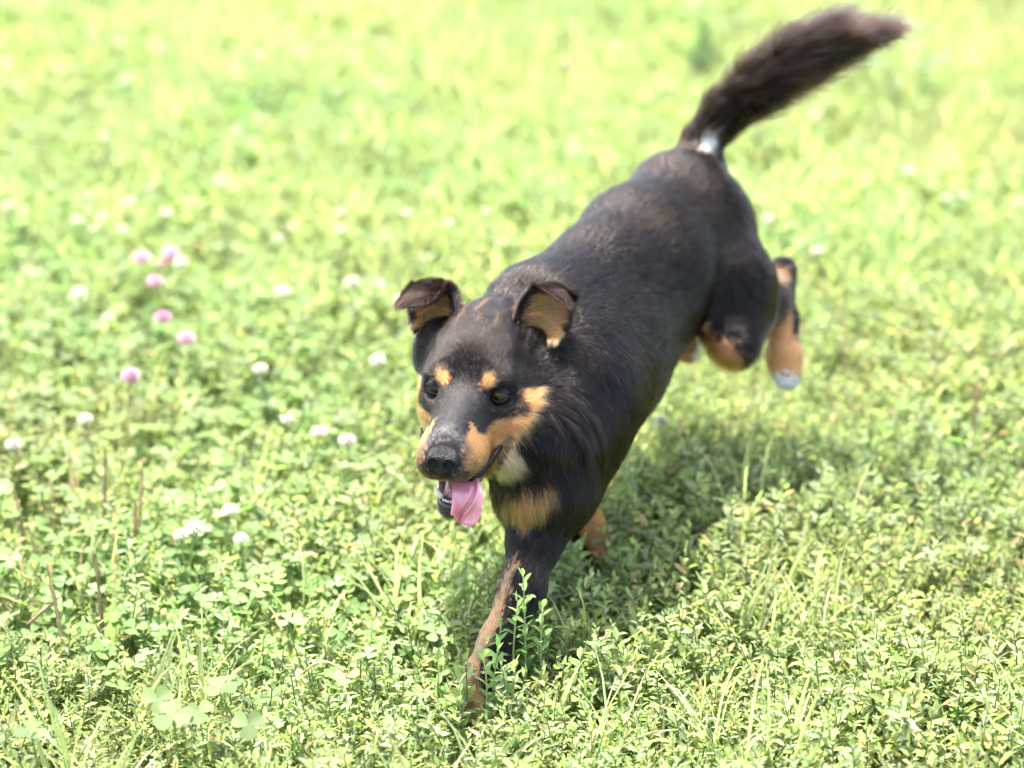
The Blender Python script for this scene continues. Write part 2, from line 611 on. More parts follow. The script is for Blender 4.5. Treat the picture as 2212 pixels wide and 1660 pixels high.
def prim_d(p, P):
    if p['t'] == 'rc':
        a, b, ra, rb = p['a'], p['b'], p['ra'], p['rb']
        if p['flat'] is not None:
            n, s = p['flat']; n = np.asarray(n, float); n = n / np.linalg.norm(n)
            P = P + ((P - a) @ n)[:, None] * n * (1 / s - 1)
            b = b + ((b - a) @ n) * n * (1 / s - 1)
        ba = b - a
        t = np.clip(((P - a) @ ba) / (ba @ ba), 0, 1)
        d = np.linalg.norm(P - a - t[:, None] * ba, axis=1) - (ra + (rb - ra) * t)
        if p['flat'] is not None: d = d * min(1.0, .5 + .5 * p['flat'][1])
        return d
    q = (P - p['c']) @ p['ax'].T
    k0 = np.linalg.norm(q / p['r'], axis=1)
    k1 = np.linalg.norm(q / p['r'] ** 2, axis=1)
    return k0 * (k0 - 1) / (k1 + 1e-9)


def prim_box(p):
    if p['t'] == 'rc':
        R = max(p['ra'], p['rb'])
        if p['flat'] is not None: R *= max(1, p['flat'][1])
        return np.minimum(p['a'], p['b']) - R, np.maximum(p['a'], p['b']) + R
    R = p['r'].max()
    return p['c'] - R, p['c'] + R


def surface(prims, h):
    """Smooth union of the primitives on a grid, turned into one closed quad mesh (naive surface nets)."""
    lo = np.min([prim_box(p)[0] for p in prims if not p['sub']], 0) - 4 * h
    hi = np.max([prim_box(p)[1] for p in prims if not p['sub']], 0) + 4 * h
    n = np.ceil((hi - lo) / h).astype(int) + 1
    vol = np.full(n, .5, np.float32)
    for p in prims:
        bl, bh = prim_box(p)
        m = p['k'] + 3 * h
        i0 = np.maximum(0, np.floor((bl - m - lo) / h).astype(int)); i1 = np.minimum(n, np.ceil((bh + m - lo) / h).astype(int) + 1)
        if (i1 <= i0).any(): continue
        ax = [lo[k] + h * np.arange(i0[k], i1[k]) for k in range(3)]
        G = np.stack(np.meshgrid(*ax, indexing='ij'), -1)
        sh = G.shape[:3]
        d = prim_d(p, G.reshape(-1, 3)).reshape(sh).astype(np.float32)
        sl = tuple(slice(i0[k], i1[k]) for k in range(3))
        o = vol[sl]; k = p['k']
        if p['sub']:
            d = -d
            e = np.maximum(k - np.abs(o - d), 0) / k
            vol[sl] = np.maximum(o, d) + e * e * k * .25
        else:
            e = np.maximum(k - np.abs(o - d), 0) / k
            vol[sl] = np.minimum(o, d) - e * e * k * .25
    ins = vol < 0
    c = np.zeros(n - 1, np.int8)
    corners = [(a, b, d) for a in (0, 1) for b in (0, 1) for d in (0, 1)]
    for (a, b, d) in corners:
        c += ins[a:n[0] - 1 + a, b:n[1] - 1 + b, d:n[2] - 1 + d]
    act = np.argwhere((c > 0) & (c < 8))
    vid = np.full(n - 1, -1, np.int32)
    vid[act[:, 0], act[:, 1], act[:, 2]] = np.arange(len(act))
    val = np.stack([vol[act[:, 0] + a, act[:, 1] + b, act[:, 2] + d] for (a, b, d) in corners], 1)
    cc = np.array(corners, float)
    acc = np.zeros((len(act), 3)); cnt = np.zeros(len(act))
    for i in range(8):
        for j in range(i + 1, 8):
            if np.abs(cc[i] - cc[j]).sum() != 1: continue
            x = (val[:, i] < 0) != (val[:, j] < 0)
            t = val[:, i] / (val[:, i] - val[:, j] + 1e-12)
            acc += np.where(x[:, None], cc[i] + t[:, None] * (cc[j] - cc[i]), 0)
            cnt += x
    V = lo + h * (act + acc / np.maximum(cnt, 1)[:, None])
    F = []
    for ax_ in range(3):
        u, v = (ax_ + 1) % 3, (ax_ + 2) % 3
        s0 = [slice(1, n[k] - 1) for k in range(3)]; s0[ax_] = slice(0, n[ax_] - 1)
        s1 = list(s0); s1[ax_] = slice(1, n[ax_])
        A, B = ins[tuple(s0)], ins[tuple(s1)]
        e = np.argwhere(A != B)
        first = A[e[:, 0], e[:, 1], e[:, 2]]
        base = e.copy()
        for k in range(3):
            if k != ax_: base[:, k] += 1
        def q(du, dv):
            g = base.copy(); g[:, u] -= du; g[:, v] -= dv
            return vid[g[:, 0], g[:, 1], g[:, 2]]
        quad = np.stack([q(1, 1), q(0, 1), q(0, 0), q(1, 0)], 1)
        quad[~first] = quad[~first][:, ::-1]
        F.append(quad)
    return V, np.concatenate(F)


def smooth_mesh(V, F, it, lam=.5):
    for _ in range(it):
        acc = np.zeros_like(V); cnt = np.zeros(len(V))
        for k in range(4):
            np.add.at(acc, F[:, k], V[F[:, (k + 1) % 4]] + V[F[:, (k + 3) % 4]])
            np.add.at(cnt, F[:, k], 2)
        V = V + lam * (acc / cnt[:, None] - V)
    return V


def normals(V, F):
    a = V[F[:, 2]] - V[F[:, 0]]; b = V[F[:, 3]] - V[F[:, 1]]
    fn = np.cross(a, b)
    N = np.zeros_like(V)
    for k in range(4): np.add.at(N, F[:, k], fn)
    return N / (np.linalg.norm(N, axis=1)[:, None] + 1e-15)


def body_at(dx, dy, d):
    """Point of the dog's body; the hindquarters are foreshortened less than they first look."""
    return at(dx, dy, d if d < 2.56 else 2.56 + (d - 2.56) * .68)


def body_prims():
    def at(dx, dy, d):
        return body_at(dx, dy, d)
    HA = np.stack([HX, HY, HZ])
    back = at(1500, 480, 2.88) - at(1257, 773, 2.58); back /= np.linalg.norm(back)
    side = np.cross(back, [0, 0, 1.0]); side /= np.linalg.norm(side)      # towards the dog's left
    down = np.array([0, 0, -1.0])
    bf = back * .85 + down * .45
    # trunk
    T0, T1, T2, T3 = at(1182, 872, 2.495), at(1252, 772, 2.58), at(1384, 588, 2.75), at(1480, 490, 2.87)
    rc(T0, T1, .073, .083, k=.05, flow=bf, length=.013, lay=.20)
    rc(T1, T2, .084, .073, k=.03, flow=bf, length=.016, lay=.22)
    rc(T2, T3, .073, .060, k=.03, flow=bf, length=.019, lay=.25)
    rc(at(1155, 662, 2.50), at(1288, 582, 2.63), .040, .035, k=.05, flow=bf, length=.017, lay=.25)      # withers and back line
    rc(at(1288, 582, 2.63), at(1355, 500, 2.73), .034, .031, k=.04, flow=bf, length=.020, lay=.25)
    rc(at(1355, 500, 2.73), at(1436, 424, 2.87), .031, .036, k=.04, flow=bf, length=.018, lay=.25)
    rc(at(1300, 800, 2.56), at(1412, 665, 2.76), .048, .041, k=.04, flow=bf, length=.02, lay=.25)        # belly side
    # neck
    rc(hd(0, -.085, -.01), at(1160, 760, 2.51), .052, .068, k=.045, flow=bf, length=.012, lay=.22, tagn='neck')
    rc(hd(0, -.06, -.045), at(1155, 930, 2.475), .042, .062, k=.04, flow=down * .9 + back * .4, length=.013, lay=.22, tagn='neck')
    # breast
    rc(at(1150, 950, 2.42), at(1152, 1030, 2.42), .052, .034, k=.03, flow=down + side * .15, length=.026, lay=.3, tagn='chest')
    # left front leg (planted)
    rc(at(1255, 850, 2.485), at(1196, 1050, 2.445), .060, .040, k=.05, flow=down, length=.013, lay=.2, tagn='foreleg')
    rc(at(1190, 1050, 2.44), at(1158, 1160, 2.425), .036, .0255, k=.03, length=.013, lay=.2, tagn='foreleg')
    rc(at(1158, 1160, 2.425), at(1128, 1270, 2.405), .0245, .0210, k=.015, length=.009, lay=.18, tagn='foreleg')
    rc(at(1128, 1270, 2.405), at(1075, 1385, 2.385), .0205, .0165, k=.015, length=.007, lay=.18, tagn='foreleg')
    rc(at(1075, 1385, 2.39), at(1035, 1470, 2.385), .0165, .0175, k=.012, length=.006, lay=.18, tagn='foreleg')
    rc(at(1035, 1470, 2.385), at(1012, 1530, 2.38), .018, .017, k=.012, length=.006, lay=.18, tagn='foreleg')
    for dx in (-26, -9, 9, 25):
        rc(at(1014 + dx, 1515, 2.375), at(1006 + dx * 1.1, 1550, 2.37), .0095, .0085, k=.004, length=.005, lay=.18, tagn='foreleg')
    # right front leg (swept back, under the chest)
    rc(at(1190, 955, 2.56), at(1222, 1050, 2.60), .044, .029, k=.03, flow=down, length=.014, lay=.22, tagn='foreleg_right')
    rc(at(1222, 1050, 2.60), at(1264, 1135, 2.645), .026, .020, k=.015, length=.009, lay=.18, tagn='foreleg_right')
    rc(at(1266, 1135, 2.645), at(1290, 1195, 2.66), .018, .017, k=.012, length=.007, lay=.18, tagn='foreleg_right')
    # left hind leg, tucked up behind the thigh
    rc(at(1522, 512, 2.87), at(1574, 620, 2.81), .049, .043, k=.04, flow=down * .8 + back * .4, length=.018, lay=.22, tagn='thigh')
    rc(at(1580, 620, 2.81), at(1582, 750, 2.76), .044, .019, k=.03, flow=down * .9 + back * .3, length=.015, lay=.22, tagn='thigh')
    rc(at(1588, 738, 2.77), at(1648, 650, 2.90), .026, .026, k=.025, length=.011, lay=.2, tagn='shank')
    rc(at(1652, 650, 2.90), at(1690, 588, 2.955), .025, .0145, k=.02, length=.008, lay=.2, tagn='shank')
    rc(at(1690, 583, 2.955), at(1692, 690, 2.94), .0125, .0150, k=.015, length=.006, lay=.15, tagn='hindfoot')
    rc(at(1692, 690, 2.94), at(1694, 770, 2.92), .0155, .0195, k=.015, length=.006, lay=.15, tagn='hindfoot')
    rc(at(1694, 770, 2.92), at(1700, 808, 2.91), .0195, .0150, k=.012, length=.006, lay=.15, tagn='hindfoot')
    for dx in (-19, -6, 7, 19):
        rc(at(1697 + dx, 800, 2.905), at(1701 + dx * .7, 828, 2.90), .0085, .0065, k=.004, length=.005, lay=.15, tagn='hindfoot')
    # right hind leg
    rc(at(1465, 510, 2.93), at(1462, 585, 2.88), .052, .036, k=.03, flow=down, length=.016, lay=.22, tagn='thigh')
    rc(at(1468, 600, 2.93), at(1476, 698, 2.93), .019, .0165, k=.02, length=.007, lay=.15, tagn='hindfoot_right')
    rc(at(1476, 698, 2.93), at(1480, 748, 2.91), .0165, .0170, k=.012, length=.006, lay=.15, tagn='hindfoot_right')
    rc(at(1480, 748, 2.91), at(1490, 766, 2.90), .0140, .0105, k=.01, length=.006, lay=.15, tagn='hindfoot_right')
    # rump and tail
    rc(at(1480, 430, 2.90), at(1506, 457, 2.90), .046, .042, k=.04, flow=bf, length=.018, lay=.22)
    TL = [(1500, 395, 2.93, .030), (1515, 315, 2.93, .0235), (1560, 250, 2.91, .020), (1630, 190, 2.88, .0185), (1700, 140, 2.85, .0165), (1785, 92, 2.82, .013), (1862, 72, 2.80, .005)]
    ln = [.012, .020, .034, .046, .056, .062]; tlay = [.25, .36, .48, .50, .36, .18]
    for i in range(6):
        a, b = TL[i], TL[i + 1]
        rc(at(*a[:3]), at(*b[:3]), a[3], b[3], k=.003 if i else .03, length=ln[i], lay=tlay[i], tagn='tail' if i else 'tail_root')
    # head
    hb = hdir(0, -1, 0)
    H = dict(tagn='head')
    el(hd(0, -.054, .008), (.048, .066, .048), HA, k=.025, flow=hdir(0, -1, .1), length=.009, lay=.3, **H)
    el(hd(0, -.090, .013), (.034, .044, .042), HA, k=.03, flow=hdir(0, -1, .1), length=.011, lay=.35, **H)
    for s in (1, -1):
        el(hd(s * .023, -.012, .012), (.020, .024, .016), HA, k=.015, flow=hdir(s * .25, -1, .25), length=.006, lay=.3, **H)
        cx, cr_ = (.041, .033) if s > 0 else (.0275, .025)
        el(hd(s * cx, -.040, -.031), (cr_, .048, .034), HA, k=.025, flow=hdir(s * .35, -1, -.35), length=.006, lay=.3, **H)
        el(hd(.038 if s > 0 else -.029, -.078, -.040), (.025, .036, .042), HA, k=.03, flow=hdir(s * .5, -.8, -.6), length=.009, lay=.35, **H)
        el(hd(s * .020, .052, -.047), (.0135, .040, .0160), HA, k=.012, flow=hdir(s * .2, -1, -.15), length=.0045, lay=.28, tagn='muzzle')
        el(hd(s * .0105, .087, -.045), (.0150, .0165, .0140), HA, k=.008, flow=hdir(s * .5, -.6, -.5), length=.004, lay=.35, tagn='muzzle')
    for s in (1, -1):   # ear roots
        rc(hd(s * .030, -.086, .018), hd(s * .056, -.092, -.010), .015, .014, k=.02, flow=hdir(s * .4, -1, .3), length=.006, lay=.4, **H)
    el(hd(-.050, -.084, .012), (.018, .026, .024), HA, k=.015, flow=hdir(-.6, -1, -.1), length=.013, lay=.5, **H)
    el(hd(.041, -.014, -.064), (.020, .032, .020), HA, k=.02, flow=hdir(.55, -.5, -.9), length=.015, lay=.45, tagn='jaw')
    rc(hd(0, -.005, -.022), hd(0, .080, -.032), .031, .0205, k=.02, flow=hb, length=.005, lay=.22, tagn='muzzle')
    rc(hd(0, .000, -.002), hd(0, .080, -.023), .016, .0115, k=.015, flow=hb, length=.0045, lay=.2, tagn='muzzle')
    rc(hd(0, -.05, -.055), hd(0, .020, -.070), .036, .022, k=.02, flow=hb, length=.014, lay=.4, tagn='jaw')
    rc(hd(0, .010, -.070), hd(.0040, .076, -.0945), .0190, .0098, k=.006, flow=hb, length=.006, lay=.3, tagn='jaw', flat=(hdir(1, 0, 0), 1.25))
    for s in (1, -1):   # hollows for the eyes
        el(hd(s * .0335, .004, -.002), (.0125, .0085, .0075), HA, k=.008, sub=True, tagn='socket')
    # mouth opening between lips and lower jaw
    el(hd(0, .072, -.0715), (.017, .036, .0085), HA, k=.006, sub=True, tagn='mouth')


VIEW1 = np.array([RGT @ HX, RGT @ HY, RGT @ HZ])       # fixed axes of the head frame along which the face markings are laid out
VIEW2 = np.array([UPV @ HX, UPV @ HY, UPV @ HZ])
VIEW3 = -np.array([FWD @ HX, FWD @ HY, FWD @ HZ])


def inside(poly, x, y):
    r = np.zeros(len(x), bool)
    n = len(poly)
    for i in range(n):
        (x0, y0), (x1, y1) = poly[i], poly[(i + 1) % n]
        c = (y0 > y) != (y1 > y)
        r ^= c & (x < (x1 - x0) * (y - y0) / ((y1 - y0) if y1 != y0 else 1e-9) + x0)
    return r


BLACK = np.array([.0048, .0033, .0027]); BROWN = np.array([.050, .026, .017]); TAN = np.array([.38, .180, .066])
CREAM = np.array([.55, .45, .30]); WHITE = np.array([.58, .55, .50]); GREY = np.array([.050, .045, .044])

FACE_TAN = [[(1022, 910), (1008, 945), (998, 975), (996, 998), (1020, 1022), (1046, 1036), (1075, 1000), (1108, 938), (1136, 958), (1166, 938), (1194, 912), (1206, 884),
             (1204, 850), (1178, 834), (1124, 842), (1124, 866), (1136, 882), (1126, 896), (1100, 899), (1072, 908), (1056, 922), (1050, 938), (1034, 936), (1030, 918)]]
FACE_THROAT = [(1108, 938), (1150, 945), (1132, 975), (1142, 1000), (1128, 1030), (1085, 1062), (1040, 1062), (1046, 1036), (1075, 1000)]
LIP_LINE = [(1104, 936), (1112, 946), (1092, 985), (1066, 1040), (1042, 1054), (1040, 1040), (1062, 1010), (1086, 968)]
CHEST_TAN = [(1072, 1066), (1110, 1050), (1160, 1040), (1203, 1036), (1206, 1062), (1180, 1100), (1150, 1136), (1130, 1144), (1108, 1120), (1085, 1085)]
LEG_TAN = [(1112, 1185), (1118, 1215), (1096, 1300), (1068, 1370), (1046, 1430), (1034, 1475), (1050, 1500), (1085, 1620), (930, 1620), (950, 1480), (1060, 1310)]
STIFLE_TAN = [(1512, 690), (1541, 707), (1559, 732), (1593, 750), (1604, 759), (1600, 790), (1586, 812), (1545, 800), (1525, 745)]
HOCK_TAN = [(1660, 578), (1702, 576), (1708, 616), (1662, 616)]
HINDFOOT_TAN = [(1640, 672), (1690, 652), (1708, 664), (1712, 725), (1745, 740), (1745, 808), (1640, 808)]
TAIL_WHITE = [(1505, 316), (1523, 286), (1547, 297), (1552, 336), (1508, 343)]


def coat_pattern(P, N, W):
    """Coat colour at skin points: P world, N normal, W region weights. Returns rgb and a 'bare' mask (no hair)."""
    n = len(P)
    C = np.tile(BLACK, (n, 1))

    def put(mask, c):
        m = np.clip(np.asarray(mask, float), 0, 1)[:, None]
        C[:] = C * (1 - m) + np.asarray(c) * m
    jit = np.stack([vnoise(P, 160, 31), vnoise(P, 160, 32), vnoise(P, 160, 33)], 1) * .0022 + rng.normal(0, .0012, P.shape)
    h = to_head(P)
    nh = np.stack([N @ HX, N @ HY, N @ HZ], 1)
    sx = np.where(h[:, 0] < 0, -1.0, 1.0)
    q = np.stack([np.abs(h[:, 0]), h[:, 1], h[:, 2]], 1) + jit
    nq = nh * np.stack([sx, np.ones(n), np.ones(n)], 1)
    depth = 2.37 - q @ VIEW3
    fx = 1008.4 + FPX * (q @ VIEW1) / depth; fy = 843 - FPX * (q @ VIEW2) / depth
    facing = (nq @ VIEW3) > -.1
    head = (W['head'] + W['muzzle'] + W['jaw']) > .4
    face = ((W['head'] + W['muzzle'] + W['jaw'] + W['neck']) > .5) & (q[:, 1] > -.10)
    hm = head.astype(float)

    def ball(c, r, soft=.0015):
        d = np.linalg.norm((q - np.array(c)) / np.array(r), axis=1)
        s_ = soft / np.min(r)
        return smoothstep(1 + s_, 1 - s_, d)
    # black coat with single brownish guard hairs
    nb = .5 + .5 * vnoise(P, 12, 41)
    rump = smoothstep(2.45, 2.62, P[:, 1])
    put((rng.random(n) < .04 + (.14 + .26 * rump) * nb * (1 - hm) + .05 * nb * hm) * .9, BROWN)
    put((rng.random(n) < .35) * W['tail'] * .8, BROWN * .8)
    # grey bridge and muzzle tip
    muz = smoothstep(.005, .03, q[:, 1])
    put(hm * muz * .8, GREY * .18)
    # tan side of the face and pale throat
    for poly in FACE_TAN:
        put(face * inside(poly, fx, fy) * facing, TAN)
    put(hm * (h[:, 0] < 0) * (q[:, 2] < -.018) * (q[:, 2] + .9 * (q[:, 1] - .01) < -.049) * (q[:, 1] < .03) * (q[:, 1] > -.05), TAN)
    put(face * inside(FACE_THROAT, fx, fy) * 1.0, TAN * .4 + CREAM * .6)
    low = smoothstep(-.042, -.056, q[:, 2]) * smoothstep(.045, .075, q[:, 1])
    put(hm * low * .9 * (rng.random(n) < .85), np.where((rng.random(n) < .35)[:, None], TAN * .40, np.where((rng.random(n) < .35)[:, None], GREY * 1.8, GREY * .5)))
    put(hm * smoothstep(.074, .090, q[:, 1]) * .85 * (rng.random(n) < .75), np.where(((rng.random(n) < .40) & (q[:, 2] < -.034))[:, None], TAN * .40, np.where((rng.random(n) < .35)[:, None], GREY * 1.9, GREY * .45)))
    put(hm * W['jaw'] * (h[:, 2] < -.07) * (h[:, 1] > .03), np.where((h[:, 1] > .06)[:, None], GREY, CREAM * .7))
    put(hm * ball((.0222, .0135, .0155), (.0072, .0105, .0072)), TAN * 1.35)
    ring = np.linalg.norm(q - np.array([.0315, 0, 0]), axis=1)
    put(hm * (ring < .0150), BLACK)
    put(hm * .6 * ((ring > .015) & (ring < .020) & (q[:, 2] < .002)) * (rng.random(n) < .25), TAN * .5)
    stripe = np.exp(-((h[:, 0] + .004) / .0035) ** 2) + .8 * np.exp(-((h[:, 0] - .014) / .003) ** 2) + .8 * np.exp(-((h[:, 0] + .022) / .003) ** 2)
    put(hm * .5 * stripe * smoothstep(-.035, -.05, h[:, 1]) * smoothstep(-.11, -.095, h[:, 1]) * smoothstep(.02, .035, h[:, 2]) * (vnoise(h * np.array([1, .25, .25]), 260, 61) > .1), TAN * .30)
    # body markings, laid out on the dog's left side and mirrored by hand where both sides show
    d = (P + jit * 2 - CAM)
    dd = d @ FWD
    bx = 1106 + FPX * (d @ RGT) / dd; by = 830 - FPX * (d @ UPV) / dd
    bf = (N @ FWD) < .15
    nhm = 1 - hm
    put(nhm * inside(CHEST_TAN, bx, by) * bf * (W['chest'] + W['foreleg'] + W['neck'] + W['body'] > .3) * (dd < 2.52), TAN * .9)
    put(W['foreleg'] * inside(LEG_TAN, bx, by), TAN * .9 + CREAM * .15)
    put(W['foreleg_right'] * ((N[:, 0] > -.2) & (P[:, 2] < .19)), TAN)
    put((W['thigh'] + W['shank']) * inside(STIFLE_TAN, bx, by) * (dd < 2.77), TAN * .95)
    put(((W['shank'] + W['hindfoot']) > .4) * inside(HOCK_TAN, bx, by), TAN * 1.2)
    put(W['hindfoot'] * inside(HINDFOOT_TAN, bx, by), TAN * 1.3)
    put(W['hindfoot'] * (by > 612) * (by < 668) * (rng.random(n) < .6), BROWN * 2.2)
    put(W['hindfoot'] * (by + rng.normal(0, 5, n) > 809), WHITE)
    put(W['hindfoot_right'], TAN)
    put(W['hindfoot_right'] * ((bx > 1500) & (by > 735)), WHITE)
    put(((W['tail'] + W['tail_root']) > .3) * inside(TAIL_WHITE, bx + rng.normal(0, 5, n), by + rng.normal(0, 7, n)) * bf, WHITE * 1.4)
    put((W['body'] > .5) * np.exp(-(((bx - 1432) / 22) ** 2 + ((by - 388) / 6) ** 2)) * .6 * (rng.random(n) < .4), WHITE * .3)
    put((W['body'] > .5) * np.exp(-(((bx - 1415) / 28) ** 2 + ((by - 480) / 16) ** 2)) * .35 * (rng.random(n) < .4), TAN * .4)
    # inside of the mouth
    mouth = (np.abs(h[:, 0]) < .0165) & (h[:, 1] > .022) & (h[:, 1] < .104) & (h[:, 2] < -.0575 - .0 * h[:, 1]) & (h[:, 2] > -.0840 - .14 * (h[:, 1] - .05))
    mouth &= np.abs(nh[:, 2]) > .35
    lipline = inside(LIP_LINE, fx, fy) & facing & head & (q[:, 0] > .012)
    put(mouth & head, np.array([.10, .03, .03]))
    put(lipline, np.array([.012, .010, .010]))
    bare = (mouth & head) | lipline | (head & (ring < .0125))
    nose_zone = head & (((q - np.array([0, .1005, -.0350])) / np.array([.0165, .0145, .0160])) ** 2).sum(1).__lt__(1.25)
    bare |= nose_zone
    put(nose_zone, BLACK)
    return C, bare


def fur_curves(name, mat, P, T, N, length, lay, radius, color, parent, seed, droop=.15, ruffle=.4, freq=95.0):
    """Strands from roots P: T lie direction, N skin normal. Five points each."""
    r = np.random.default_rng(seed)
    n = len(P)
    k = 5
    ruffle = np.broadcast_to(np.asarray(ruffle, float), (n,))
    L = length * r.uniform(.65, 1.2, n)
    e = .002
    f1 = freq
    g = np.zeros((n, 3))
    b0 = vnoise(P, f1, seed + 1)
    for i in range(3):
        dv = np.zeros(3); dv[i] = e
        g[:, i] = (vnoise(P + dv, f1, seed + 1) - b0) / e / f1
    wob = np.stack([vnoise(P, 28, seed + 2 + i) for i in range(3)], 1)
    D = T + ruffle[:, None] * (.55 * g + .30 * wob) + r.normal(0, .10, (n, 3))
    D -= (D * N).sum(1)[:, None] * N
    D /= np.linalg.norm(D, axis=1)[:, None] + 1e-9
    up = lay * r.uniform(.6, 1.5, n)
    s = np.linspace(0, 1, k)
    pts = np.zeros((n, k, 3))
    for j in range(k):
        t = s[j]
        rise = up * (t - .55 * t * t) * 1.6
        pts[:, j] = P - N * .0006 + D * (L * t * np.sqrt(np.maximum(0, 1 - .5 * lay * lay)))[:, None] + N * (L * rise)[:, None]
        pts[:, j, 2] -= droop * L * t * t * .5
    cu = bpy.data.hair_curves.new(name)
    cu.add_curves([k] * n)
    off = parent_origin(parent)
    cu.attributes['position'].data.foreach_set('vector', (pts - off).astype(np.float32).ravel())
    ra = cu.attributes.get('radius') or cu.attributes.new('radius', 'FLOAT', 'POINT')
    rad = radius[:, None] * np.array([1, .95, .8, .55, .12])[None]
    ra.data.foreach_set('value', rad.astype(np.float32).ravel())
    ca = cu.attributes.new('coat', 'FLOAT_COLOR', 'CURVE')
    c4 = np.ones((n, 4), np.float32); c4[:, :3] = np.clip(color * np.exp(r.normal(0, .32, n))[:, None], .002, .95)
    ca.data.foreach_set('color', c4.ravel())
    cu.materials.append(mat)
    o = bpy.data.objects.new(name, cu)
    o.parent = parent
    col.objects.link(o)
    return o


def sphere_patch(n, m):
    v, f = [(0, 0, 1.0)], []
    for i in range(1, n):
        t = math.pi * i / n
        for j in range(m):
            a = 2 * math.pi * j / m
            v.append((math.sin(t) * math.cos(a), math.sin(t) * math.sin(a), math.cos(t)))
    v.append((0, 0, -1.0))
    f += [(0, 1 + j, 1 + (j + 1) % m) for j in range(m)]
    for i in range(n - 2):
        for j in range(m):
            a = 1 + i * m
            f.append((a + j, a + m + j, a + m + (j + 1) % m, a + (j + 1) % m))
    k = len(v) - 1; a = 1 + (n - 2) * m
    f += [(k, a + (j + 1) % m, a + j) for j in range(m)]
    return np.array(v), f


def build_ear(s, dog, mats):
    """One semi-erect ear: an upright cup whose tip folds forward. s = 1 the dog's left."""
    vv = [0, .25, .5, .62, .72, .86, 1.0]
    if s > 0:
        med = np.array([(.030, -.062, .044), (.030, -.072, .055), (.033, -.084, .069), (.038, -.091, .0785), (.045, -.089, .0825), (.062, -.083, .0800), (.084, -.079, .0705)])
        lat = np.array([(.075, -.068, .031), (.080, -.080, .042), (.083, -.091, .057), (.0850, -.094, .0680), (.0865, -.091, .0730), (.0880, -.086, .0735), (.0855, -.0785, .0690)])
    else:
        med = np.array([(.027, -.062, .043), (.028, -.073, .053), (.033, -.086, .066), (.039, -.090, .0735), (.043, -.079, .0715), (.053, -.064, .0610), (.084, -.059, .0565)])
        lat = np.array([(.070, -.068, .028), (.077, -.080, .039), (.0805, -.090, .052), (.0770, -.090, .0660), (.0780, -.084, .0700), (.0830, -.073, .0655), (.0875, -.0625, .0575)])
    nv, nu = 34, 21
    vs = np.linspace(0, 1, nv)
    def cr(tab):
        tab = np.array(tab, float)
        out = np.stack([np.interp(vs, vv, tab[:, i]) for i in range(3)], 1)
        for _ in range(4):
            out[1:-1] = .5 * out[1:-1] + .25 * (out[2:] + out[:-2])
        return out
    M, Lt = cr(med), cr(lat)
    cup = np.interp(vs, [0, .3, .55, .66, .8, 1], [.026, .022, .013, .004, .0, 0])
    lift = np.interp(vs, [0, .5, .62, .75, 1], [0, .002, .006, .008, .001])
    us = np.linspace(-1, 1, nu)
    G = np.zeros((nv, nu, 3))
    for i in range(nv):
        for j, u in enumerate(us):
            p = M[i] * (1 - u) / 2 + Lt[i] * (1 + u) / 2
            w = 1 - u * u
            G[i, j] = p + np.array([0, -1, .1]) * cup[i] * w + np.array([0, 0, 1]) * lift[i] * w
    G[:, :, 0] *= s
    Wd = HEAD_O + G @ np.stack([HX, HY, HZ])
    du = np.gradient(Wd, axis=1); dv = np.gradient(Wd, axis=0)
    nn = np.cross(du, dv); nn /= np.linalg.norm(nn, axis=2)[:, :, None] + 1e-12
    if (nn[6, nu // 2] @ HY) < 0: nn = -nn            # inner side looks forward
    inner = Wd + nn * .0012
    outer = Wd - nn * .0012
    V = np.concatenate([inner.reshape(-1, 3), outer.reshape(-1, 3)])
    n = nv * nu
    F = []
    for i in range(nv - 1):
        for j in range(nu - 1):
            a = i * nu + j
            F.append((a, a + 1, a + nu + 1, a + nu)); F.append((n + a, n + a + nu, n + a + nu + 1, n + a + 1))
    ring = [j for j in range(nu)] + [i * nu + nu - 1 for i in range(1, nv)] + [(nv - 1) * nu + j for j in range(nu - 2, -1, -1)] + [i * nu for i in range(nv - 2, 0, -1)]
    for a, b in zip(ring, ring[1:] + ring[:1]):
        F.append((a, n + a, n + b, b))
    uu = np.tile(us, (nv, 1)); vg = np.tile(vs[:, None], (1, nu))
    tan_in = smoothstep(.88, .66, np.abs(uu - .08)) * smoothstep(.66, .52, vg) * smoothstep(-.05, .12, vg)
    ci = BLACK * 2 * (1 - tan_in[..., None]) + TAN * 1.2 * tan_in[..., None]
    C = np.concatenate([ci.reshape(-1, 3), np.tile(BLACK * .5, (n, 1))])
    o = mesh_obj('ear', V, F, mats['ear'], dog, colors=C)
    # fur: inside long and tan, swept outwards; outside short and black
    r = np.random.default_rng(77 + s)
    N_in = 9000
    a = r.uniform(0, 1, N_in) ** .9; b = r.uniform(-1, 1, N_in)
    def samp(A, a, b):
        fi = a * (nv - 1); fj = (b + 1) / 2 * (nu - 1)
        i = np.minimum(fi.astype(int), nv - 2); j = np.minimum(fj.astype(int), nu - 2)
        x = (fi - i)[:, None]; y = (fj - j)[:, None]
        return A[i, j] * (1 - x) * (1 - y) + A[i + 1, j] * x * (1 - y) + A[i, j + 1] * (1 - x) * y + A[i + 1, j + 1] * x * y
    P = samp(inner, a, b); Nn = samp(nn, a, b); DU = samp(du, a, b); DV = samp(dv, a, b)
    DU /= np.linalg.norm(DU, axis=1)[:, None]; DV /= np.linalg.norm(DV, axis=1)[:, None]
    t = smoothstep(.92, .70, np.abs(b - .05) + .10 * vnoise(P, 130, 5)) * smoothstep(.66, .50, a)
    deep = (1 - np.abs(b)) * smoothstep(.1, .4, a)
    base = np.where((r.random(N_in) < .28 * deep)[:, None], CREAM * .45, TAN * r.uniform(.7, 1.5, N_in)[:, None])
    cc = np.where((r.random(N_in) < t)[:, None], base, BLACK * 1.3)
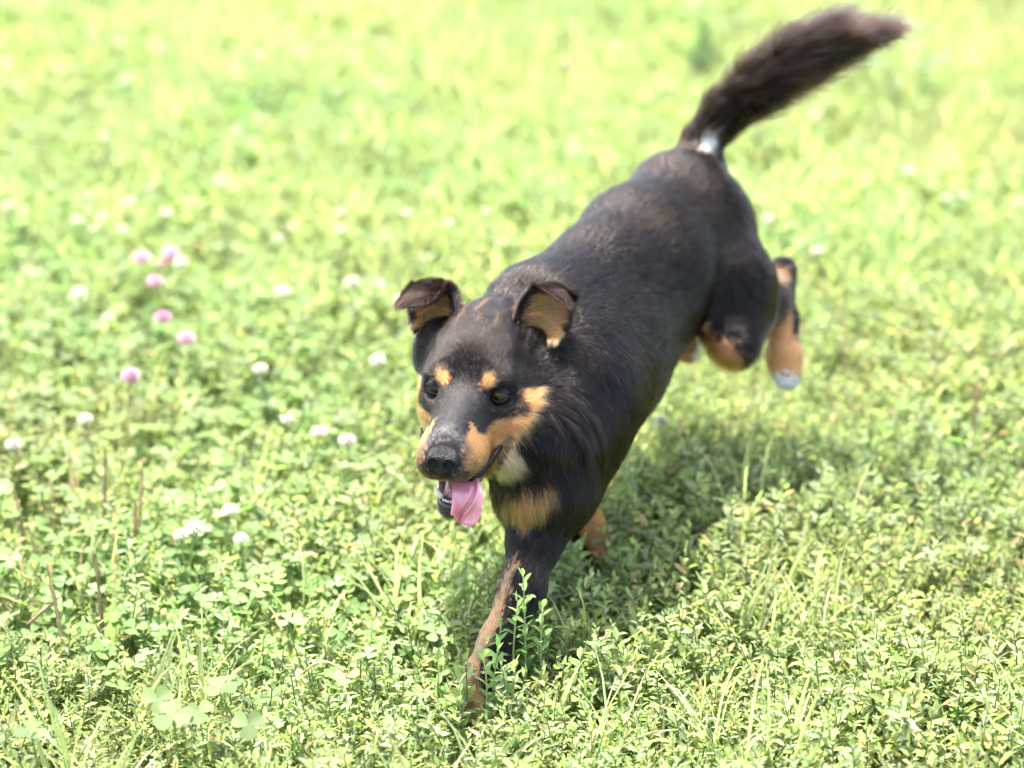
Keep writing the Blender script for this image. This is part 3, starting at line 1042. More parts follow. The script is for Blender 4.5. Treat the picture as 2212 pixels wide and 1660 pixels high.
    T = DU * np.where(b > -.85, .85, -.2)[:, None] + DV * np.where(a < .25, -.15, .5)[:, None]
    ln = np.where(a > .6, .006, .006 + .013 * t * (1 - .5 * smoothstep(.2, .5, a)))
    fur_curves('ear_fur', mats['fur'], P, T, Nn, ln, np.full(N_in, .40), np.full(N_in, .00014), cc, o, 300 + s, .1)
    N_o = 15000
    a = r.uniform(0, 1, N_o); b = r.uniform(-1, 1, N_o)
    edge = r.random(N_o) < .25
    b = np.where(edge, np.sign(b) * (1 - .15 * r.random(N_o)), b)
    P = samp(outer, a, b); Nn = -samp(nn, a, b); DV = samp(dv, a, b); DV /= np.linalg.norm(DV, axis=1)[:, None]
    fur_curves('ear_fur', mats['fur'], P, DV, Nn, .0095 - .0045 * smoothstep(.6, 1, a), np.where(edge, .75, .42), np.full(N_o, .00016), np.where((vnoise(P, 60, 2) > 0)[:, None], BROWN * .3, BLACK), o, 310 + s, .0)
    return o


def build_dog():
    skin, fur = coat_skin_material(), hair_material()
    ear = coat_skin_material(); ear.name = 'ear_skin'
    t = ear.node_tree; tr = t.nodes.new('ShaderNodeBsdfTranslucent'); t.links.new(t.nodes['Attribute'].outputs['Color'], tr.inputs['Color'])
    mx = t.nodes.new('ShaderNodeMixShader'); mx.inputs[0].default_value = .35
    t.links.new(t.nodes['Principled BSDF'].outputs[0], mx.inputs[1]); t.links.new(tr.outputs[0], mx.inputs[2])
    t.links.new(mx.outputs[0], t.nodes['Material Output'].inputs['Surface'])
    mats = dict(skin=skin, fur=fur, ear=ear)
    dog = empty('dog', (0.10, 2.40, 0.0), label='black and tan dog with half-folded ears and its tongue out, bounding over the meadow', category='dog')
    body_prims()
    V, F = surface(PR, .003)
    V = smooth_mesh(V, F, 2)
    N = normals(V, F)
    if (N[:, 2] * (V[:, 2] - V[:, 2].mean())).sum() < 0: F = F[:, ::-1]; N = -N
    names = sorted({p['tag'] for p in PR} | {'tail_root'})
    solid = [p for p in PR if not p['sub']]
    Dm = np.stack([np.maximum(prim_d(p, V), -.004) for p in solid], 1)
    Wt = np.exp(-Dm / .007); Wt /= Wt.sum(1)[:, None]
    Dm2 = np.exp(-Dm / .0045); Dm2 /= Dm2.sum(1)[:, None]
    flow = Wt @ np.stack([p['flow'] for p in solid])
    leng = Wt @ np.array([p['len'] for p in solid]); lay = Wt @ np.array([p['lay'] for p in solid])
    reg = {t: Dm2 @ np.array([1.0 if p['tag'] == t else 0.0 for p in solid]) for t in names}
    skin_c, _ = coat_pattern(V, N, reg)
    body = mesh_obj('body', V, F, skin, dog, colors=np.clip(skin_c * .55, 0, 1))
    # --- fur roots
    fq = V[F]
    area = .5 * np.linalg.norm(np.cross(fq[:, 2] - fq[:, 0], fq[:, 3] - fq[:, 1]), axis=1)
    hw = reg['head'] + reg['muzzle'] + reg['jaw']
    dens_v = 62e4 * np.ones(len(V))
    dens_v = dens_v + hw * 140e4 + reg['muzzle'] * 90e4 + (reg['hindfoot'] + reg['foreleg']) * 40e4 + reg['tail'] * 30e4
    dens = dens_v[F].mean(1)
    ex = area * dens
    cnt = rng.poisson(ex)
    idx = np.repeat(np.arange(len(F)), cnt)
    u, v = rng.random(len(idx)), rng.random(len(idx))
    w = np.stack([(1 - u) * (1 - v), u * (1 - v), u * v, (1 - u) * v], 1)
    Fi = F[idx]
    itp = lambda A: (A[Fi] * (w[:, :, None] if A.ndim == 2 else w)).sum(1)
    P = itp(V); Nn = itp(N); Nn /= np.linalg.norm(Nn, axis=1)[:, None]
    W = {t: itp(a) for t, a in reg.items()}
    T, ln, ly = itp(flow), itp(leng), itp(lay)
    c, bare = coat_pattern(P, Nn, W)
    T = T - (T * Nn).sum(1)[:, None] * Nn * .9
    T /= np.linalg.norm(T, axis=1)[:, None] + 1e-9
    hw = W['head'] + W['muzzle'] + W['jaw']
    # brow and whisker-pad hairs are shorter; long feather on tail and throat
    keep = ~bare
    rad = .00021 * (1 - hw) + .000125 * hw + .00003 * W['tail']
    tl = W['tail'] > .5
    sel = keep & ~tl
    fur_curves('coat', fur, P[sel], T[sel], Nn[sel], ln[sel], ly[sel], rad[sel], c[sel], body, 500, ruffle=(.27 - .04 * hw + .05 * W['neck'] + .30 * W['chest'])[sel])
    sel = keep & tl
    ly_t = ly * np.where(rng.random(len(P)) < .3, 1.5, 1.0)
    fur_curves('tail_fur', fur, P[sel], T[sel], Nn[sel], ln[sel], ly_t[sel], rad[sel] * 1.15, c[sel], body, 700, ruffle=.34, freq=80.0, droop=.25)
    print('fur strands', sel.sum(), 'body verts', len(V))
    for s in (1, -1): build_ear(s, dog, mats)
    build_face(dog)
    return dog


def build_face(dog):
    global PR
    HM = np.stack([HX, HY, HZ])
    # ---- nose pad
    keep = PR; PR = []
    def nd(x, y, z):
        return HEAD_O + HX * x + HY * (y + .0025) + HZ * (z - .0042)
    el(nd(0, .0955, -.0285), (.0152, .0120, .0115), HM, k=.006)
    for s in (1, -1):
        el(nd(s * .0082, .0985, -.0325), (.0078, .0085, .0088), HM, k=.004)
    el(nd(0, .0985, -.0410), (.0065, .0068, .0085), HM, k=.005)
    for s in (1, -1):
        el(nd(s * .0078, .1085, -.0338), (.0050, .0100, .0054), HM, k=.002, sub=True)
        el(nd(s * .0122, .1050, -.0368), (.0045, .0050, .0015), HM, k=.0015, sub=True)
    rc(nd(0, .1085, -.0340), nd(0, .1055, -.0500), .0007, .0009, k=.0014, sub=True)
    Vn, Fn = surface(PR, .0008)
    Vn = smooth_mesh(Vn, Fn, 1)
    PR = keep
    mesh_obj('nose', Vn, Fn, plain('nose_leather', (.0022, .0020, .0022), rough=.32, spec=.22, bump=('cell', 1000, .0012)), dog)
    # ---- eyes, each with lid and catchlight-free wet surface
    m, nt, p = new_mat('eye')
    a = nt.nodes.new('ShaderNodeAttribute'); a.attribute_name = 'coat'
    nt.links.new(a.outputs['Color'], p.inputs['Base Color'])
    p.inputs['Roughness'].default_value = .10; p.inputs['Specular IOR Level'].default_value = .30
    lidm = plain('eyelid_skin', (.005, .0045, .0045), rough=.6, spec=.2)
    sv, sf = sphere_patch(20, 28)
    for s in (1, -1):
        ctr = hd(.0312 if s > 0 else -.0298, -.0042, -.0003)
        g = hdir(-.12 + s * .10, .93, -.30); xl = np.cross(HZ, g) * -1; xl = xl / np.linalg.norm(xl); yl = np.cross(xl, g); yl = yl if yl @ HZ > 0 else -yl
        V = ctr + (sv[:, :1] * xl + sv[:, 1:2] * yl + sv[:, 2:] * g) * .0106
        ang = np.degrees(np.arccos(np.clip(sv[:, 2], -1, 1)))
        c = np.where((ang < 15)[:, None], [.003, .003, .003], np.where((ang < 34)[:, None], [.020, .0145, .004], np.where((ang < 42)[:, None], [.008, .006, .004], [.03, .02, .018])))
        eye = mesh_obj('eye', V, sf, m, dog, colors=c)
        # lid: ring of skin from the almond opening out to the socket
        f0 = hdir(.22 if s > 0 else -.08, 1, .02); lx = np.cross(f0, HZ); lx = lx / np.linalg.norm(lx); lx = lx if lx @ HX > 0 else -lx; lz = np.cross(lx, f0); lz = lz if lz @ HZ > 0 else -lz
        K = 32; rings = []
        for rr, (ex, rad_) in enumerate([(.985, .0103), (1.0, .0116), (1.16, .0121), (1.45, .0118), (1.8, .0100)]):
            ring_ = []
            for k in range(K):
                t = 2 * math.pi * k / K
                hx = .0098 * ex; hz = (.0033 if math.sin(t) > 0 else .0046) * (1 if s > 0 else .85) * ex + (.0022 * (ex - 1))
                aa = hx * math.copysign(abs(math.cos(t)) ** .9, math.cos(t)); bb = hz * math.sin(t) * (1 - .12 * math.cos(t) ** 2) - .0008
                dv_ = lx * aa + lz * bb + f0 * math.sqrt(max(1e-7, .0106 ** 2 - min(aa * aa + bb * bb, .000105)))
                dv_ = dv_ / np.linalg.norm(dv_)
                ring_.append(ctr + dv_ * rad_)
            rings.append(ring_)
        V = np.array(rings).reshape(-1, 3)
        Fl = [(i * K + k, i * K + (k + 1) % K, (i + 1) * K + (k + 1) % K, (i + 1) * K + k) for i in range(4) for k in range(K)]
        mesh_obj('eyelid', V, Fl, lidm, eye)
    # ---- tongue
    cl = np.array([(.004, .030, -.0700), (.012, .055, -.0665), (.0190, .076, -.0660), (.0228, .0880, -.0730), (.0235, .0905, -.0830), (.0222, .0908, -.0900), (.0200, .0918, -.0965), (.0175, .0940, -.1005)])
    wd = [.022, .025, .0275, .0295, .0300, .0295, .0275, .0240]
    n = 40; tt = np.linspace(0, 1, len(cl)); ts = np.linspace(0, 1, n)
    Cc = np.stack([np.interp(ts, tt, cl[:, i]) for i in range(3)], 1); Wd = np.interp(ts, tt, wd)
    for _ in range(6):
        Cc[1:-1] = .5 * Cc[1:-1] + .25 * (Cc[2:] + Cc[:-2]); Wd[1:-1] = .5 * Wd[1:-1] + .25 * (Wd[2:] + Wd[:-2])
    Wd *= np.sqrt(np.clip(1 - np.clip((ts - .70) / .302, 0, 1) ** 2.3, .015, 1))
    tg = np.gradient(Cc, axis=0); tg /= np.linalg.norm(tg, axis=1)[:, None]
    m_ = 25; us = np.linspace(-1, 1, m_)
    top = np.zeros((n, m_, 3)); bot = np.zeros((n, m_, 3))
    for i in range(n):
        sd = np.array([1, -.12, -.10]); sd = sd - (sd @ tg[i]) * tg[i]; sd /= np.linalg.norm(sd)
        up = np.cross(sd, tg[i]); up = up if up[1] + up[2] > 0 else -up
        k = smoothstep(.3, .8, ts[i])
        for j, u in enumerate(us):
            curl = (.0050 * abs(u) ** 2.4 * (.4 + .6 * k)) + .0105 * k * smoothstep(-.35, -1, u) ** 1.3
            fold = -.0032 * math.exp(-((u - .10 + .75 * (k - .55) ) / .10) ** 2) * smoothstep(.25, .4, ts[i])
            ridge = .0022 * math.exp(-((u - .30 + .75 * (k - .55)) / .16) ** 2)
            p_ = Cc[i] + sd * (u * Wd[i] / 2 * (1 - .10 * k * (u < 0))) + up * (curl + fold + ridge)
            th = .0028 * (1 - .75 * u ** 4)
            top[i, j] = p_; bot[i, j] = p_ - up * th
    V = np.concatenate([top.reshape(-1, 3), bot.reshape(-1, 3)])
    V = HEAD_O + V @ HM
    N_ = n * m_; F = []
    for i in range(n - 1):
        for j in range(m_ - 1):
            a = i * m_ + j
            F.append((a, a + 1, a + m_ + 1, a + m_)); F.append((N_ + a, N_ + a + m_, N_ + a + m_ + 1, N_ + a + 1))
    ring = [j for j in range(m_)] + [i * m_ + m_ - 1 for i in range(1, n)] + [(n - 1) * m_ + j for j in range(m_ - 2, -1, -1)] + [i * m_ for i in range(n - 2, 0, -1)]
    for a, b in zip(ring, ring[1:] + ring[:1]): F.append((a, N_ + a, N_ + b, b))
    tongue = mesh_obj('tongue', V, F, plain('tongue', (.34, .115, .135), rough=.24, spec=.5, coat=.5, noise=(120, .10), bump=('noise', 1400, .0003), sss=.35), dog)
    sm = tongue.modifiers.new('smooth', 'SUBSURF'); sm.levels = 1; sm.render_levels = 1
    # ---- lower teeth, gum and lip
    enamel = plain('tooth', (.55, .51, .42), rough=.3, spec=.4)
    def cone(base, tip, r0, bend=(0, 0, 0)):
        pts = bezier(base, (np.array(base) + np.array(tip)) / 2 + bend, tip, 6)
        v, f = tube(HEAD_O + pts @ HM, r0 * np.array([1, .97, .86, .66, .4, .1]), 10)
        mesh_obj('tooth', v, f, enamel, dog)
    cone((-.0042, .0790, -.0825), (-.0092, .0890, -.0680), .0032, (-.002, .001, 0))
    cone((.0155, .0770, -.0850), (.0190, .0830, -.0730), .0025, (.002, .001, 0))
    for i in range(6):
        x = -.0012 + i * .0027
        y = .0850 - 55 * (x - .0060) ** 2
        cone((x, y, -.0880), (x, y + .0040, -.0805 + .0004 * (i % 2)), .0018)
    arc = []
    for t in np.linspace(0, 1, 22):
        a = math.pi * (t * 1.1 - .05)
        arc.append((.0062 - math.cos(a) * .0112, .0735 + math.sin(a) * .0145 - .0, -.0885 + .004 * abs(t - .5)))
    v, f = tube(HEAD_O + np.array(arc) @ HM, np.interp(np.linspace(0, 1, 22), [0, .15, .5, .85, 1], [.0018, .0040, .0048, .0040, .0018]), 10)
    mesh_obj('lower_lip', v, f, plain('lip', (.016, .010, .011), rough=.35, spec=.3), dog)
    # gum / floor of the mouth
    v, f = tube(HEAD_O + np.array([(.0022, .030, -.0745), (.0040, .055, -.0800), (.0060, .075, -.0875)]) @ HM, [.010, .0105, .0095], 12)
    mesh_obj('gum', v, f, plain('gum', (.22, .075, .075), rough=.3, spec=.5, noise=(200, .3)), dog)
    # side lips: dark wet edge from the corner of the mouth forwards
    lm = plain('lip_edge', (.0025, .002, .002), rough=.5, spec=.15)
    for s in (1, -1):
        pts = HEAD_O + np.array([(s * .043, .004, -.0440), (s * .0385, .018, -.0505), (s * .0325, .036, -.0590), (s * .0270, .054, -.0640), (s * .0215, .070, -.0655)]) @ HM
        v, f = tube(pts, [.0012, .0028, .0036, .0038, .0020], 8)
        mesh_obj('lip_edge', v, f, lm, dog)
    # whiskers
    r = np.random.default_rng(5)
    P, T, Nn, ln = [], [], [], []
    for s in (1, -1):
        for k in range(16):
            y = r.uniform(.055, .088); z = r.uniform(-.052, -.034)
            P.append(hd(s * .0225, y, z)); Nn.append(hdir(s, .15, -.2)); T.append(hdir(s * .3, -.55 + r.normal(0, .3), -.65 + r.normal(0, .35))); ln.append(r.uniform(.018, .042))
        for k in range(6):
            P.append(hd(s * .040, r.uniform(-.01, .02), -.055 + r.normal(0, .004))); Nn.append(hdir(s, .3, -.4)); T.append(hdir(s * .2, .1, -1)); ln.append(r.uniform(.015, .03))
    P, T, Nn, ln = map(np.array, (P, T, Nn, ln))
    fur_curves('whiskers', hair_material(), P, T, Nn, ln, np.full(len(P), .9), np.full(len(P), .00013), np.tile(BLACK, (len(P), 1)), dog, 900, .5)


# ================================================================== single plants and flowers
def finish(mb, name, parent=None, mat=None):
    return mesh_obj(name, mb.verts(), mb.f, mat or MAT_LEAF, parent, colors=mb.cols())


def floret_ball(r, ctr, rad, c_top, c_low, n=46, squash=.85):
    """Clover head: a globe of small upward-curved florets."""
    mb = MB()
    for i in range(n):
        z = 1 - 1.65 * (i + .5) / n
        a = i * 2.39996
        q = math.sqrt(max(0, 1 - z * z))
        d = np.array([q * math.cos(a), q * math.sin(a), z * squash])
        d2 = d * [1, 1, 1] + [0, 0, .25]; d2 /= np.linalg.norm(d2)
        side = np.cross(d2, [0.1, .2, 1]); side /= np.linalg.norm(side) + 1e-9
        w = rad * .26
        b = ctr + d * rad * .35; m = ctr + d * rad * .85; t = ctr + d * rad * .9 + d2 * rad * .35
        up = np.cross(side, d2)
        v = np.array([b - side * w * .4, b + side * w * .4, m + side * w, t, m - side * w, m + up * w * .8])
        k = smoothstep(-.7, .1, z)
        mb.add(v, [(0, 1, 5), (1, 2, 5), (2, 3, 5), (3, 4, 5), (4, 0, 5)], (np.array(c_top) * k + np.array(c_low) * (1 - k)) * r.uniform(.88, 1.1))
    return mb


WHITE_FLOWERS = [(20, 446), (51, 457), (223, 467), (359, 462), (281, 436), (203, 496), (266, 496), (166, 477), (736, 459), (627, 492), (602, 516), (391, 569), (171, 635),
                 (233, 688), (611, 631), (760, 612), (816, 619), (861, 648), (738, 498), (562, 799), (621, 908), (689, 936), (184, 907), (29, 963), (816, 780), (750, 953),
                 (16, 137), (258, 96), (273, 174), (123, 150), (225, 297), (512, 285), (475, 391), (322, 408), (824, 94), (723, 201), (818, 176), (656, 338), (852, 31),
                 (562, 121), (970, 484), (876, 461), (1149, 16), (1329, 98), (1220, 135), (1243, 326), (1050, 457), (1040, 51), (1963, 369), (2045, 430),
                 (2082, 424), (2200, 439), (1660, 473), (1766, 543), (2121, 186), (1604, 39), (1578, 143), (1944, 180), (1762, 250), (1680, 262), (497, 1103), (390, 1157),
                 (421, 1143), (521, 1165), (1427, 910)]
PINK_FLOWERS = [(305, 559, 'dusky pink clover head, leftmost of the upper pink ones on the left', 1.15), (369, 549, 'dark pink clover head, topmost of the pink ones on the left', 1.1),
                (351, 570, 'tiny pink clover bud hanging just below the topmost pink head', .6), (335, 610, 'pale pink clover head midway down the line of pink flowers', .95),
                (351, 688, 'bright pink clover head beside a white one, level with the dog ear', 1.05), (402, 733, 'oval pink clover head, rightmost of the pink flowers', 1.0),
                (281, 813, 'round pink clover head on a tall tan stem, lowest of the pink ones', 1.05)]
BANDS = [(70, 'along the top edge of the meadow'), (160, 'level with the upper tail'), (240, 'level with the lower tail'), (345, 'level with the white tail spot'), (412, 'level with the top of the rump'),
         (448, 'just below the rump top'), (475, 'in the mid meadow row'), (530, 'just under the mid meadow row'), (600, 'beside the upper pink clover heads'), (660, 'level with the dog ears'),
         (720, 'just below the pink clover line'), (850, 'level with the dog eyes'), (920, 'level with the dog muzzle'), (1000, 'level with the dog nose'), (1120, 'level with the dog tongue'), (1700, 'in the cluster below the tongue level')]
ORD = ['first', 'second', 'third', 'fourth', 'fifth', 'sixth', 'seventh', 'eighth', 'ninth', 'tenth']


def build_flowers():
    r = np.random.default_rng(99)
    rows = {}
    for x, y in WHITE_FLOWERS:
        b = next(i for i, (lim, _) in enumerate(BANDS) if y < lim)
        rows.setdefault(b, []).append((x, y))
    for b, fl in rows.items():
        fl.sort()
        for i, (x, y) in enumerate(fl):
            z = r.uniform(.085, .115)
            p = on_ground(x, y, z)
            where = BANDS[b][1]
            lab = ('white clover head ' + where) if len(fl) == 1 else 'white clover head, %s from left of those %s' % (ORD[i], where)
            flower(r, 'white_clover_flower', p, r.uniform(.0066, .0092) * (.8 if y < 520 else 1), (.42, .42, .35), (.36, .30, .19), lab, 'flower', 'white clover flowers in the meadow')
    for (x, y, lab, k) in PINK_FLOWERS:
        z = .15 if y > 800 else r.uniform(.10, .12)
        p = on_ground(x, y, z)
        flower(r, 'pink_clover_flower', p, .0096 * k, (.42, .20, .32) if k > .9 else (.36, .16, .24), (.36, .20, .19), lab, 'flower', 'pink clover flowers on the left', tall=(y > 800))


def flower(r, name, p, rad, top, low, label, category, group, tall=False):
    base = np.array([p[0] + r.normal(0, .012), p[1] + r.normal(0, .012), 0])
    root = empty(name, tuple(base), label=label, category=category, group=group)
    mb = MB()
    v, f = tube(bezier(base, (base + p) / 2 + r.normal(0, .006, 3), p, 6), [.0012] * 6, 5, cap=False)
    mb.add(v, f, (.30, .24, .11) if tall else (.17, .23, .07))
    finish(mb, 'stem', root, MAT_STEM)
    finish(floret_ball(r, p, rad, top, low), 'flower_head', root, PETAL)
    if not tall:
        for k in range(2):
            lb = clover_leaf(r, r.uniform(.05, .075), r.uniform(.010, .014), base=tuple(base), tilt=.4)
            finish(lb, 'leaf', root)


def broad_leaf(base, az, el_, length, width, rgb, curl=.35):
    d = np.array([math.cos(az) * math.cos(el_), math.sin(az) * math.cos(el_), math.sin(el_)])
    s = np.array([-math.sin(az), math.cos(az), 0.0]); up = np.cross(d, s)
    up = up if up[2] > 0 else -up
    vs, fs = [], []
    n, m = 9, 5
    for i in range(n):
        t = i / (n - 1)
        w = width * (.10 + .90 * math.sin(math.pi * min(1, max(0, (t - .12) / .88)) ** .85) ** .8 if t > .12 else .10) if t < 1 else .0004
        c = np.asarray(base) + d * length * t + up * (-curl * length * t * t)
        for j in range(m):
            u = (j - 2) / 2
            vs.append(c + s * w * .5 * u + up * w * (.16 * abs(u) + .03 * math.cos(j * math.pi)))
    for i in range(n - 1):
        for j in range(m - 1):
            a = i * m + j
            fs.append((a, a + 1, a + m + 1, a + m))
    mb = MB(); mb.add(np.array(vs), fs, rgb)
    return mb


def stalk_mesh(p0, p1, p2, r0, stem_rgb, spike_rgb, spike_from, r, spike_r=.0021):
    """Flower stalk: bare stem below and a knobbly seed spike above; returns two builders."""
    pts = bezier(p0, p1, p2, 30)
    k = int(spike_from * 29)
    a, b = MB(), MB()
    v, f = tube(pts[:k + 1], np.linspace(r0, r0 * .8, k + 1), 6)
    a.add(v, f, stem_rgb)
    m = 30 - k
    rad = spike_r * np.interp(np.linspace(0, 1, m), [0, .15, .7, 1], [.6, 1, .85, .35]) * r.uniform(.8, 1.2, m)
    v, f = tube(pts[k:], rad, 7)
    v = v + r.normal(0, .00035, v.shape)
    b.add(v, f, spike_rgb)
    return a, b


def stalk_points(top, base, d_off=0.0, bend=None):
    """Stalk standing at the ground point seen at base, its tip seen at top."""
    g = on_ground(*base, z=.03)
    d = (g - CAM) @ FWD + d_off
    t = at(top[0], top[1], d)
    g = np.array([g[0], g[1], 0.0])
    mid = at(bend[0], bend[1], d) if bend else (g + t) / 2 + np.array([.004, 0, 0])
    return g, mid, t


def build_plantains():
    r = np.random.default_rng(31)
    plants = [
        ('broad-leaved plantain with three upright brown stalks, nearest the left corner clump', (212, 1425), [((204, 1191), (219, 1406), None, 0), ((250, 1146), (236, 1320), None, .02), ((183, 1174), (200, 1330), (160, 1240), .01)],
         [(.4, .9, .085, .030), (1.4, 1.1, .09, .034), (2.7, .8, .08, .03), (3.6, .55, .08, .028), (5.4, .45, .075, .028), (4.5, .35, .07, .026)]),
        ('plantain with one long thin olive stalk leaning left, by the lower left edge', (140, 1465), [((99, 1211), (147, 1451), None, 0), ((34, 1184), (80, 1340), None, .04)],
         [(.2, .5, .08, .034), (1.9, .7, .085, .032), (3.1, .4, .08, .03), (4.4, .3, .075, .03), (5.5, .4, .075, .028)]),
        ('plantain with many tall pale brown stalks, behind the other stalked plants', (225, 1230), [((226, 965), (214, 1195), None, 0), ((308, 990), (279, 1215), None, .01), ((145, 985), (176, 1180), None, .02), ((137, 1095), (135, 1225), None, .0), ((262, 972), (256, 1085), None, 0), ((162, 1005), (166, 1130), None, .02), ((60, 1130), (92, 1265), None, .0), ((28, 1050), (58, 1200), None, .0), ((292, 1075), (275, 1250), None, .0), ((190, 1100), (201, 1265), None, .02), ((110, 1040), (118, 1160), None, .01)],
         [(.3, .6, .09, .036), (1.2, .9, .09, .034), (2.4, .7, .085, .03), (3.4, .5, .08, .03), (5.2, .4, .08, .03)]),
        ('plantain with thick reddish brown stalks cut by the left picture edge', (14, 1390), [((-14, 1262), (42, 1350), None, 0), ((-20, 1290), (22, 1372), None, .01)],
         [(.6, .5, .07, .028), (2.2, .6, .07, .028), (3.9, .3, .07, .026)]),
    ]
    for lab, base, stalks, leaves in plants:
        b = on_ground(*base, z=.02); b[2] = 0
        root = empty('plantain', tuple(b), label=lab, category='plant', group='stalked plantains on the left')
        for (az, el_, ln, wd) in leaves:
            mb = broad_leaf(b + [0, 0, .015], az + r.normal(0, .2), el_ * .8, ln * .95, wd * .85, np.array((.14, .21, .05)) * r.uniform(.85, 1.25) + [.02, .01, .03 * r.random()])
            finish(mb, 'leaf', root)
        for (top, bs, bend, off) in stalks:
            p0, p1, p2 = stalk_points(top, bs, off, bend)
            warm = r.random()
            st, sp = stalk_mesh(p0, p1, p2, .0018, np.array((.22, .20, .08)) * (1 - warm * .25), np.array((.18, .14, .055)) * (.7 + .5 * warm), .25, r, .0025)
            o = finish(st, 'stalk', root, MAT_STEM)
            finish(sp, 'seed_spike', o, MAT_STEM)
    # dry stems lying or standing in the meadow
    for lab, pts, rad, rgb in [
        ('pinkish dry stem slanting across the grass beside the stalked plantains', [(60, 1350, .05), (95, 1318, .075), (130, 1288, .095)], .0016, (.26, .15, .10)),
        ('dark brown dry stem standing alone near the right edge', [(2098, 950, .06), (2107, 885, .10), (2118, 832, .135)], .0026, (.13, .075, .04)),
        ('thin reddish runner arching over the leaves left of the front paw', [(655, 1455, .075), (700, 1430, .095), (745, 1455, .085)], .0011, (.36, .20, .11)),
        ('slender tan grass stem right of the dog hind paw', [(1826, 790, .06), (1822, 720, .11), (1815, 650, .15)], .0014, (.34, .27, .13)),
    ]:
        P3 = np.array([on_ground(x, y, z) for x, y, z in pts])
        if len(pts) == 3 and 'standing' in lab or 'slender' in lab:
            d = (P3[0] - CAM) @ FWD
            P3 = np.array([at(x, y, d) for x, y, z in pts])
            P3[0, 2] = 0.0
        mb = MB(); v, f = tube(bezier(P3[0], 2 * P3[1] - .5 * (P3[0] + P3[2]), P3[2], 12), np.linspace(rad, rad * .7, 12), 6)
        mb.add(v + r.normal(0, .0002, v.shape), f, rgb)
        tag(finish(mb, 'dry_stem', None, MAT_STEM), label=lab, category='stem')


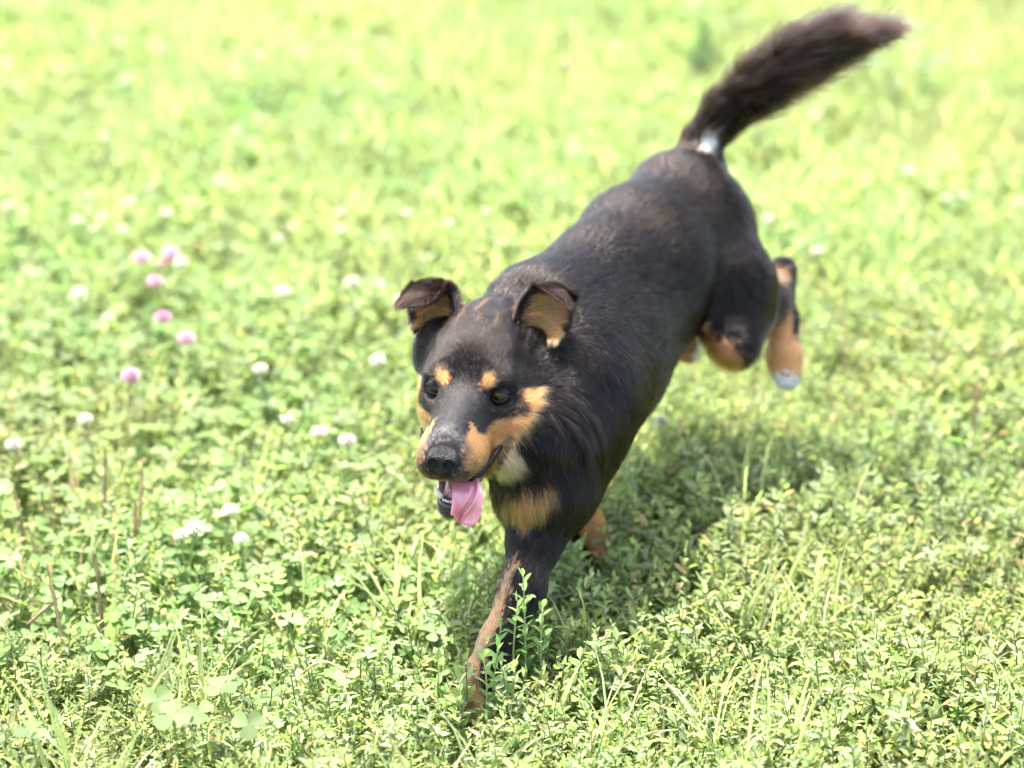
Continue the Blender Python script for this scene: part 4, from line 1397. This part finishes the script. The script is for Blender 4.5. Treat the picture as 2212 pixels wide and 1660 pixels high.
def build_single_plants():
    r = np.random.default_rng(47)
    # knotweed sprigs in front of the planted leg
    for (x, y, h, le, lab) in [
        (.0135, 2.095, .158, 0.10, 'tallest knotweed sprig, its leafy tip crossing the planted front leg'),
        (.0040, 2.085, .132, .12, 'knotweed sprig just left of the tallest one before the front leg'),
        (-.0110, 2.080, .112, .14, 'short knotweed sprig at the left rim of the planted front leg'),
        (.0300, 2.100, .120, .2, 'bushy knotweed sprig right of the tallest one beside the front leg'),
        (-.030, 2.035, .100, .2, 'knotweed sprig over the right half of the front paw'),
        (-.046, 2.015, .088, .2, 'low knotweed sprig over the toes of the front paw'),
        (-.018, 2.045, .105, .2, 'knotweed sprig at the heel of the planted front paw'),
        (-.068, 2.035, .095, .2, 'knotweed sprig just left of the front paw'),
        (-.002, 2.035, .095, .3, 'knotweed sprig right of the front paw near the pale grass blade')]:
        root = empty('knotweed_sprig', (x, y, 0), label=lab, category='plant', group='knotweed sprigs in front of the dog leg')
        tip = np.array([r.normal(0, .004), -le * .02, h])
        pts = bezier((0, 0, 0), (r.normal(0, .006), 0, h * .5), tip, 10)
        mb = MB(); v, f = tube(pts + [x, y, 0], np.linspace(.0013, .0007, 10), 6); mb.add(v, f, (.20, .22, .08))
        finish(mb, 'stem', root, MAT_STEM)
        n = int(h / .0065); az = r.uniform(0, 6)
        for i in range(n):
            t = .25 + .75 * (i + 1) / n
            k = min(8, int(t * 9)); fr = t * 9 - k
            b = pts[k] * (1 - fr) + pts[min(9, k + 1)] * fr + [x, y, 0]
            az += 2.5 + r.normal(0, .3)
            el_ = r.uniform(.35, .9) if i < n - 2 else 1.2
            d = np.array([math.cos(az) * math.cos(el_), math.sin(az) * math.cos(el_), math.sin(el_)])
            L_ = r.uniform(.011, .017)
            v, f = leaf_mesh(b, d, np.array([0, 0, 1.0]) + r.normal(0, .2, 3), L_, L_ * .38, fold=.2, curl=.1, n=3)
            lm = MB(); lm.add(v, f, np.array((.165, .27, .085)) * r.uniform(.85, 1.2))
            finish(lm, 'leaf', root)
    # large clover leaves low in the picture
    for (dx, dy, size, lab) in [(474, 1486, .016, 'large three-lobed clover leaf, highest and rightmost of the lower left ones'), (373, 1547, .018, 'largest clover leaf, lying open at the lower left'),
                                (430, 1540, .014, 'clover leaf between two larger ones at the lower left'), (340, 1512, .015, 'pale clover leaf at the left end of the lower left clover group'),
                                (536, 1566, .015, 'single clover leaf near the bottom edge left of the front paw'), (66, 1580, .015, 'round clover leaf in the bottom left corner'),
                                (900, 1500, .011, 'small clover leaf just left of the planted front paw')]:
        z = .095
        p = on_ground(dx, dy, z)
        base = np.array([p[0], p[1] + .02, 0])
        root = empty('clover_leaf', tuple(base), label=lab, category='leaf', group='large clover leaves in the foreground')
        mb = MB(); v, f = tube(bezier(base, base + [0, 0, z * .6], p, 6), [.0011] * 6, 6); mb.add(v, f, (.2, .25, .09))
        finish(mb, 'petiole', root, MAT_STEM)
        a0 = r.uniform(0, 6.28)
        nrm = np.array([r.normal(0, .12), -.25 + r.normal(0, .3), 1]); nrm /= np.linalg.norm(nrm)
        e1 = np.cross(nrm, [0.2, 1, 0]); e1 /= np.linalg.norm(e1); e2 = np.cross(nrm, e1)
        for k in range(3):
            t = a0 + 2.094 * k
            d = math.cos(t) * e1 + math.sin(t) * e2; s_ = np.cross(nrm, d)
            vs, fs = [], []
            prof = [(0, .04), (.2, .30), (.42, .50), (.65, .60), (.85, .56), (.97, .34), (.985, .02)]
            for (q, w) in prof:
                c = p + d * size * q
                for u in (-1, -.5, 0, .5, 1):
                    vs.append(c + s_ * size * w * u + nrm * size * (.12 * abs(u) * w * 2 - .05 * q * q + .05 * q) + (d * size * (.05 * (abs(u) > .2)) if q > .9 else 0))
            for i in range(6):
                for j in range(4):
                    b_ = i * 5 + j; fs.append((b_, b_ + 1, b_ + 6, b_ + 5))
            lm = MB(); lm.add(np.array(vs), fs, np.array((.125, .175, .065)) * r.uniform(.85, 1.15))
            finish(lm, 'leaflet', root)
    # grass blades that stand out
    for (b, t, sag, w, rgb, lab) in [
        ((1189, 1565, .03), (1262, 1424, .105), (0, 0, .028), .0078, (.30, .36, .19), 'broad pale grass blade bending right of the planted front paw'),
        ((1273, 1505, .05), (1256, 1430, .10), (0, 0, .02), .0040, (.24, .34, .09), 'narrow green grass blade hanging beside the broad pale one'),
        ((178, 770, .03), (156, 662, .13), (.02, 0, .03), .0065, (.36, .40, .24), 'pale curved grass blade, right one of two by the left edge'),
        ((62, 770, .03), (66, 672, .13), (-.005, 0, .03), .0062, (.36, .40, .26), 'pale straight grass blade, left one of two by the left edge'),
        ((735, 830, .03), (720, 730, .12), (-.01, 0, .02), .0040, (.34, .38, .22), 'thin pale grass blade left of the dog head')]:
        g = on_ground(b[0], b[1], b[2]); d = (g - CAM) @ FWD
        tip = at(t[0], t[1], d - .01)
        v, f = blade_verts((g[0], g[1], 0), tip, sag, w, 10)
        mb = MB(); mb.add(v, f, rgb)
        tag(finish(mb, 'grass_blade'), label=lab, category='grass blade')
    # bluish taller weeds far behind
    for (dx, dy, h, lab) in [(1500, 190, .22, 'tall bluish weed, blurred, left of the dog tail'), (1885, 250, .26, 'bluish weed, blurred, below the tip of the dog tail'), (1055, 40, .20, 'brownish blurred weed clump at the top edge')]:
        g = on_ground(dx, dy, .02); g[2] = 0
        root = empty('tall_weed', tuple(g), label=lab, category='plant')
        for k in range(5):
            mb = sprig(r, h * r.uniform(.6, 1.0), leafl=(.03, .05), lean=.5, nleaf=16)
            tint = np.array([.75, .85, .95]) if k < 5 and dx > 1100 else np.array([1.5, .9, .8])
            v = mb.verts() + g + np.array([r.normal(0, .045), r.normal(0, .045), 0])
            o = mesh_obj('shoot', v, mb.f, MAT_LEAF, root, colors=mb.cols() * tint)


# ===MAIN===
PETAL = leaf_material('petal', (1, 1, 1), var=.1, trans=.35, gloss=.6, hue=0)
build_ground()
build_cover()
build_dog()
build_flowers()
build_plantains()
build_single_plants()
